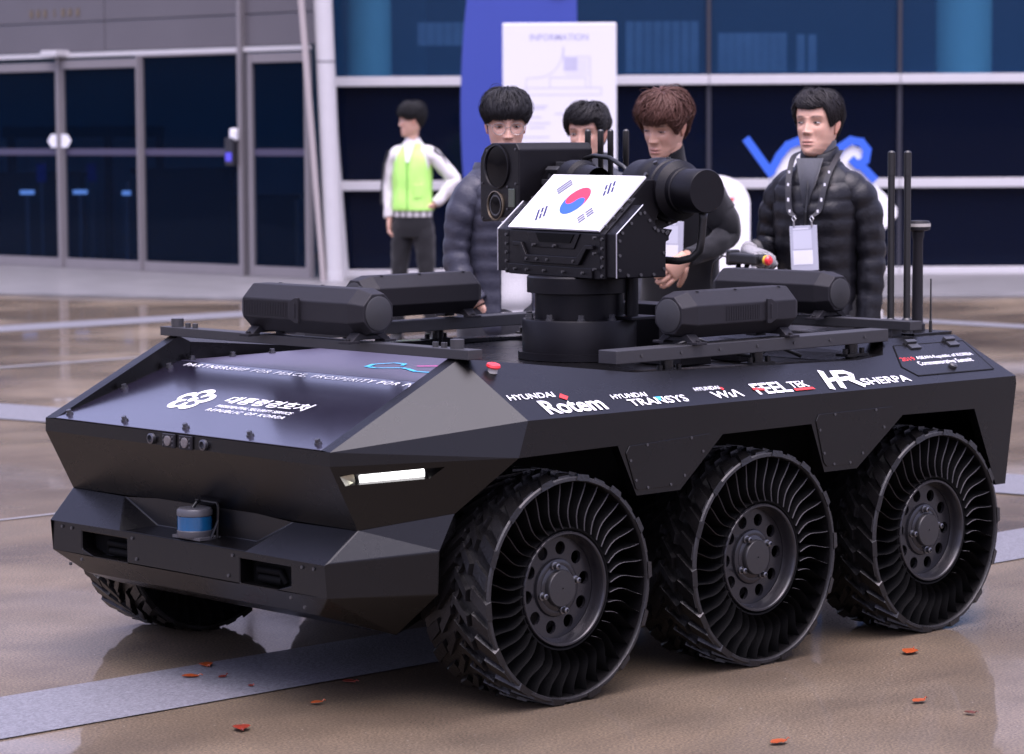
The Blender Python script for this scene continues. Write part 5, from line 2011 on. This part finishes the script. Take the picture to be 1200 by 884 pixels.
torso(mb, [(.84, .115, .158, 0), (.9, .125, .165, 0), (1.05, .118, .158, 0), (1.2, .122, .170, 0), (1.31, .116, .176, 0), (1.38, .098, .160, 0), (1.42, .082, .122, -.004), (1.46, .064, .076, -.006)], seed=7, lean=lean, wob=.004)
sh = [lean(V((0, s_*.158, 1.375))) for s_ in (1, -1)]
limb(mb, [(sh[0].x-.01, .085, sh[0].z-.015, .064), (sh[0].x-.01, .142, sh[0].z-.02, .072), (sh[0].x-.015, .186, sh[0].z-.10, .064), (.055, .212, 1.225, .055), (.050, .214, 1.175, .051), (.12, .200, 1.145, .047), (.21, .165, 1.115, .040), (.285, .132, 1.10, .033)], n=20, seed=4, wob=.005)
limb(mb, [(sh[1].x-.01, -.085, sh[1].z-.015, .064), (sh[1].x-.01, -.142, sh[1].z-.02, .072), (sh[1].x, -.188, sh[1].z-.10, .064), (.08, -.225, 1.15, .054), (.10, -.225, 1.05, .050), (.22, -.20, 1.04, .044), (.34, -.14, 1.06, .034)], n=20, seed=9, wob=.005)
limb(mb, [(nk.x-.018, 0, nk.z-.035, .070), (nk.x+.002, 0, nk.z+.02, .064), (nk.x+.030, 0, nk.z+.082, .0615), (nk.x+.036, 0, nk.z+.094, .059)], n=24, step=5, wob=.0015)
mb.build('turtleneck', BT, t, smooth='all', weld=False)
mb = MB()
for s_ in (1,):
    pts = [lean(V((-.05, s_*.075, 1.475))), lean(V((.03, s_*.085, 1.455))), lean(V((.105, s_*.07, 1.37))), lean(V((.127, s_*.055, 1.25)))]
    rows = catmull([list(p) for p in pts], 6)
    mb.loft([[V(r)+V((.004, -.009, 0)), V(r)+V((.004, .009, 0)), V(r)+V((.007, .009, 0)), V(r)+V((.007, -.009, 0))] for r in rows])
mb.build('lanyard', mat('grey_lanyard', (.07, .07, .08), rough=.6), t)
trousers(t, cloth('dark_trousers', (.011, .011, .013)))
Mp = Matrix.Translation(pos) @ Matrix.Rotation(az, 4, 'Z')
badge(Mp, 1.235, .205, .035, 'clear badge hanging in front of the black turtleneck, mostly behind the turret drum', strap=False, tilt=-.02)

# man with glasses in the grey quilted jacket
pos, az = place(-.05, 11.0, R(-32))
t = thing('person', 'man with round glasses and bowl-cut hair in grey quilted jacket over a white sweater', 'person', pos, az)
hM = headM((.03, .02, 1.622), yaw=R(-27), pitch=R(9), s=1.04)
body_part(t, hM, (.59, .355, .265), [(0, .01, 1.40, .056), (.018, .02, 1.47, .048), (.034, .026, 1.56, .044)],
          arms=[[(0, s_*.095, 1.33, .040), (-.025, s_*.165, 1.16, .040), (.03, s_*.162, 1.02, .032), (.07, s_*.135, .93, .028)] for s_ in (1, -1)],
          hands_=[dict(wrist=(.07, s_*.125, .93), fwd=(.1, -s_*.4, -1), palm=(-.3, -s_, 0), side=s_, curl=.4, sc=.75) for s_ in (1, -1)])
eyes(t, hM, openv=.6)
hair_mesh(t, hM, (.009, .0085, .010), 31, bang=.032, side=.008, back=-.05, vol=.020, mess=.02, bowl=True, n=1500)
GL = mat('clear_spectacle_frame', (.30, .28, .27), rough=.2, metal=.4)
mb = MB()
for s_ in (1, -1):
    ring = [hM @ V((.0935-.010*abs(math.cos(a))*.3-(.006 if math.cos(a)*s_ > .5 else 0), s_*.0335+.0245*math.cos(a), -.004+.0215*math.sin(a))) for a in [k*2*PI/24 for k in range(25)]]
    mb.tube(ring, .0013, 6, caps=False)
    mb.tube([hM @ V((.086, s_*.058, .004)), hM @ V((.04, s_*.074, .006)), hM @ V((-.005, s_*.077, 0))], .0014, 6)
mb.tube([hM @ V((.093, .010, 0)), hM @ V((.098, 0, .003)), hM @ V((.093, -.010, 0))], .0014, 6)
mb.build('glasses', GL, t)
JG = nylon('grey_nylon', (.036, .037, .052), .42)
mb = MB()
def openfront(p, a):
    return p
rows_ = [(.80, .125, .160, 0), (.86, .136, .170, 0), (1.0, .132, .162, 0), (1.15, .136, .166, .003), (1.28, .138, .174, .005), (1.36, .124, .174, 0), (1.405, .106, .156, -.004), (1.44, .086, .120, -.01), (1.475, .078, .090, -.012)]
rr = catmull([list(r) for r in rows_], 10)
rings = []
for z, rx, ry, ox in rr:
    ring = []
    gap = .66 if z < 1.3 else .66-.2*(z-1.3)/.18
    for k in range(42):
        a = gap+(2*PI-gap*1.62)*k/41
        c, s = math.cos(a), math.sin(a)
        d = .0085*(abs(math.sin(PI*(z+.005*math.sin(2*a))/.058))**.55-.75)+.003*noise.noise(V((c*4, s*4, z*26)))
        ring.append(V((ox+(rx+d)*math.copysign(abs(c)**.82, c), (ry+d)*math.copysign(abs(s)**.82, s), z)))
    ring += [V((p.x*.9-.004, p.y*.93, p.z)) for p in ring[::-1]]
    rings.append(ring)
mb.loft(rings)
for s_ in (1, -1):
    limb(mb, [(0, s_*.085, 1.365, .066), (-.005, s_*.140, 1.35, .076), (-.012, s_*.185, 1.275, .070), (-.025, s_*.205, 1.15, .060), (.01, s_*.208, 1.04, .055), (.07, s_*.165, .94, .046)], n=22, quilt=(.060, .0075), seed=s_*2)
jk = mb.build('jacket', JG, t, smooth='all', weld=False)
jk.scale = (1, .84, 1)
mb = MB()
torso(mb, [(.86, .112, .140, .0), (.90, .120, .145, 0), (.905, .112, .138, 0), (.95, .126, .148, 0), (1.05, .118, .142, 0), (1.2, .118, .142, 0), (1.35, .104, .14, 0), (1.42, .082, .10, -.005), (1.47, .066, .072, -.008)], seed=12, wob=.004)
sw = mb.build('sweater', cloth('white_sweater', (.56, .55, .55), .85, .4, 200), t, smooth='all', weld=False)
sw.scale = (1.04, .82, 1)
trousers(t, cloth('charcoal_trousers', (.028, .028, .034)))

# man half hidden behind the sight
pos, az = place(.335, 12.3, R(14))
t = thing('person', 'dark-haired man in a grey jacket almost hidden behind the turret sight and antennas', 'person', pos, az)
hM = headM((.02, 0, 1.582), yaw=R(-8), pitch=R(4), s=1.03)
body_part(t, hM, (.54, .315, .23), [(-.012, 0, 1.38, .060), (0, 0, 1.45, .055), (.008, 0, 1.54, .053)], legs=True,
          arms=[[(0, s_*.095, 1.31, .040), (-.015, s_*.205, 1.12, .040), (.03, s_*.205, .88, .030)] for s_ in (1, -1)],
          hands_=[dict(wrist=(.03, s_*.205, .84), fwd=(.1, 0, -1), palm=(0, -s_, 0), side=s_, curl=.5) for s_ in (1, -1)])
eyes(t, hM, openv=.8)
hair_mesh(t, hM, (.010, .009, .010), 41, bang=.042, side=-.012, back=-.055, vol=.018, mess=.3, part=-.6)
mb = MB()
torso(mb, [(.82, .130, .165, 0), (.9, .140, .172, 0), (1.1, .138, .168, 0), (1.26, .140, .178, 0), (1.34, .124, .176, 0), (1.385, .104, .155, -.004), (1.425, .086, .118, -.01), (1.46, .08, .09, -.012), (1.50, .075, .08, -.012)], quilt=(.09, .004), seed=16)
for s_ in (1, -1):
    limb(mb, [(0, s_*.085, 1.345, .066), (-.005, s_*.140, 1.335, .074), (-.012, s_*.185, 1.26, .068), (-.02, s_*.205, 1.12, .058), (0, s_*.208, .97, .052), (.03, s_*.205, .82, .045)], n=20, seed=s_*7, wob=.005)
mb.build('jacket', nylon('dark_grey_jacket', (.045, .047, .055), .5), t, smooth='all', weld=False)
trousers(t, cloth('navy_trousers', (.014, .015, .02)))

# steward in the lime vest by the building
pos, az = place(-.735, 21.4, R(18))
t = thing('person', 'young steward in lime green vest and white sleeves, one hand on hip', 'person', pos, az)
t.scale = (.94, .94, 1.02)
hM = headM((.02, 0, 1.640), yaw=R(-68), pitch=R(4), s=1.0)
body_part(t, hM, (.56, .34, .255), [(-.01, 0, 1.42, .056), (0, 0, 1.49, .050), (.006, 0, 1.58, .049)],
          arms=[[(0, -.12, 1.38, .04), (-.02, -.205, 1.16, .036), (.03, -.19, .92, .028)], [(0, .12, 1.38, .04), (-.06, .315, 1.21, .036), (-.01, .25, 1.085, .03), (.02, .18, 1.02, .026)]],
          spread=.05,
          hands_=[dict(wrist=(.03, -.19, .92), fwd=(.15, 0.05, -1), palm=(0, 1, 0), side=-1, curl=.5), dict(wrist=(.02, .185, 1.02), fwd=(.3, -.75, -.5), palm=(-.2, -.6, .5), side=1, curl=.4)])
eyes(t, hM)
hair_mesh(t, hM, (.009, .009, .010), 51, bang=.028, side=.0, back=-.06, vol=.022, mess=.3, bowl=True)
LIME = mat('lime_vest', (.45, .84, .19), rough=.6, spec=.3, bump=.6, bscale=40)
WT = cloth('white_top', (.62, .60, .59), .8, .4, 60)
mb = MB()
torso(mb, [(.93, .108, .150, 0), (1.0, .112, .150, 0), (1.12, .106, .140, 0), (1.25, .108, .142, 0), (1.36, .10, .144, 0), (1.43, .078, .11, -.005), (1.49, .056, .062, -.008), (1.51, .054, .058, -.008)], seed=21, wob=.005)
limb(mb, [(0, -.08, 1.40, .054), (0, -.128, 1.39, .062), (-.01, -.175, 1.32, .057), (-.02, -.208, 1.16, .052), (.01, -.205, 1.02, .046), (.03, -.192, .925, .038)], n=18, seed=2, wob=.006)
limb(mb, [(0, .08, 1.40, .054), (-.005, .13, 1.392, .062), (-.03, .20, 1.34, .057), (-.06, .315, 1.215, .054), (-.05, .320, 1.175, .050), (-.01, .25, 1.085, .045), (.02, .195, 1.03, .038)], n=18, seed=6, wob=.006)
top_ = mb.build('striped_top', WT, t, smooth='all', weld=False)
BK = cloth('black_stripe', (.015, .015, .017))
mb = MB()
for P in ([(.03, .19, 1.43), (-.01, .245, 1.37), (-.025, .33, 1.25), (-.03, .362, 1.195)], [(.045, -.185, 1.41), (.042, -.225, 1.32), (.04, -.25, 1.16), (.055, -.248, 1.02)]):
    mb.tube(P, .009, 6)
for y in (-.135, -.075, -.02, .04, .095, .14):
    zt_ = .995
    xr = .113*math.sqrt(max(0, 1-(y/.162)**2))**.8+.001
    mb.box((xr, y, .965), (.006, .010, .07))
stuff(mb.build('stripes', BK, top_))
mb = MB()
torso(mb, [(.975, .126, .160, 0), (1.0, .132, .164, 0), (1.12, .124, .154, 0), (1.25, .122, .152, 0), (1.36, .114, .142, 0), (1.42, .092, .108, -.004), (1.47, .068, .076, -.008)], seed=27, wob=.007)
mb.build('vest', LIME, t, smooth='all', weld=False)
mb = MB()
mb.prism([V((.062, -.05, 1.478)), V((.068, .05, 1.478)), V((.116, .012, 1.33)), V((.116, -.012, 1.33))], V((.012, 0, 0)))
mb.build('vest_opening', WT, t)
mb = MB()
mb.prism([V((.117, -.004, .98)), V((.133, -.004, 1.1)), V((.128, -.004, 1.33)), V((.136, -.004, 1.33)), V((.139, -.004, 1.1)), V((.139, -.004, .98))], V((0, .007, 0)))
mb.build('vest_zip', mat('vest_zip_green', (.12, .40, .05), rough=.6), t)
mb = MB()
mb.prism([V((.110, .055, 1.07)), V((.085, .125, 1.07)), V((.085, .125, 1.17)), V((.112, .055, 1.17))], V((.022, 0, 0)))
mb.build('vest_pocket', LIME, t, bevel=.004)
trousers(t, cloth('black_slacks', (.012, .012, .014)), spread=.05, wide=.93)
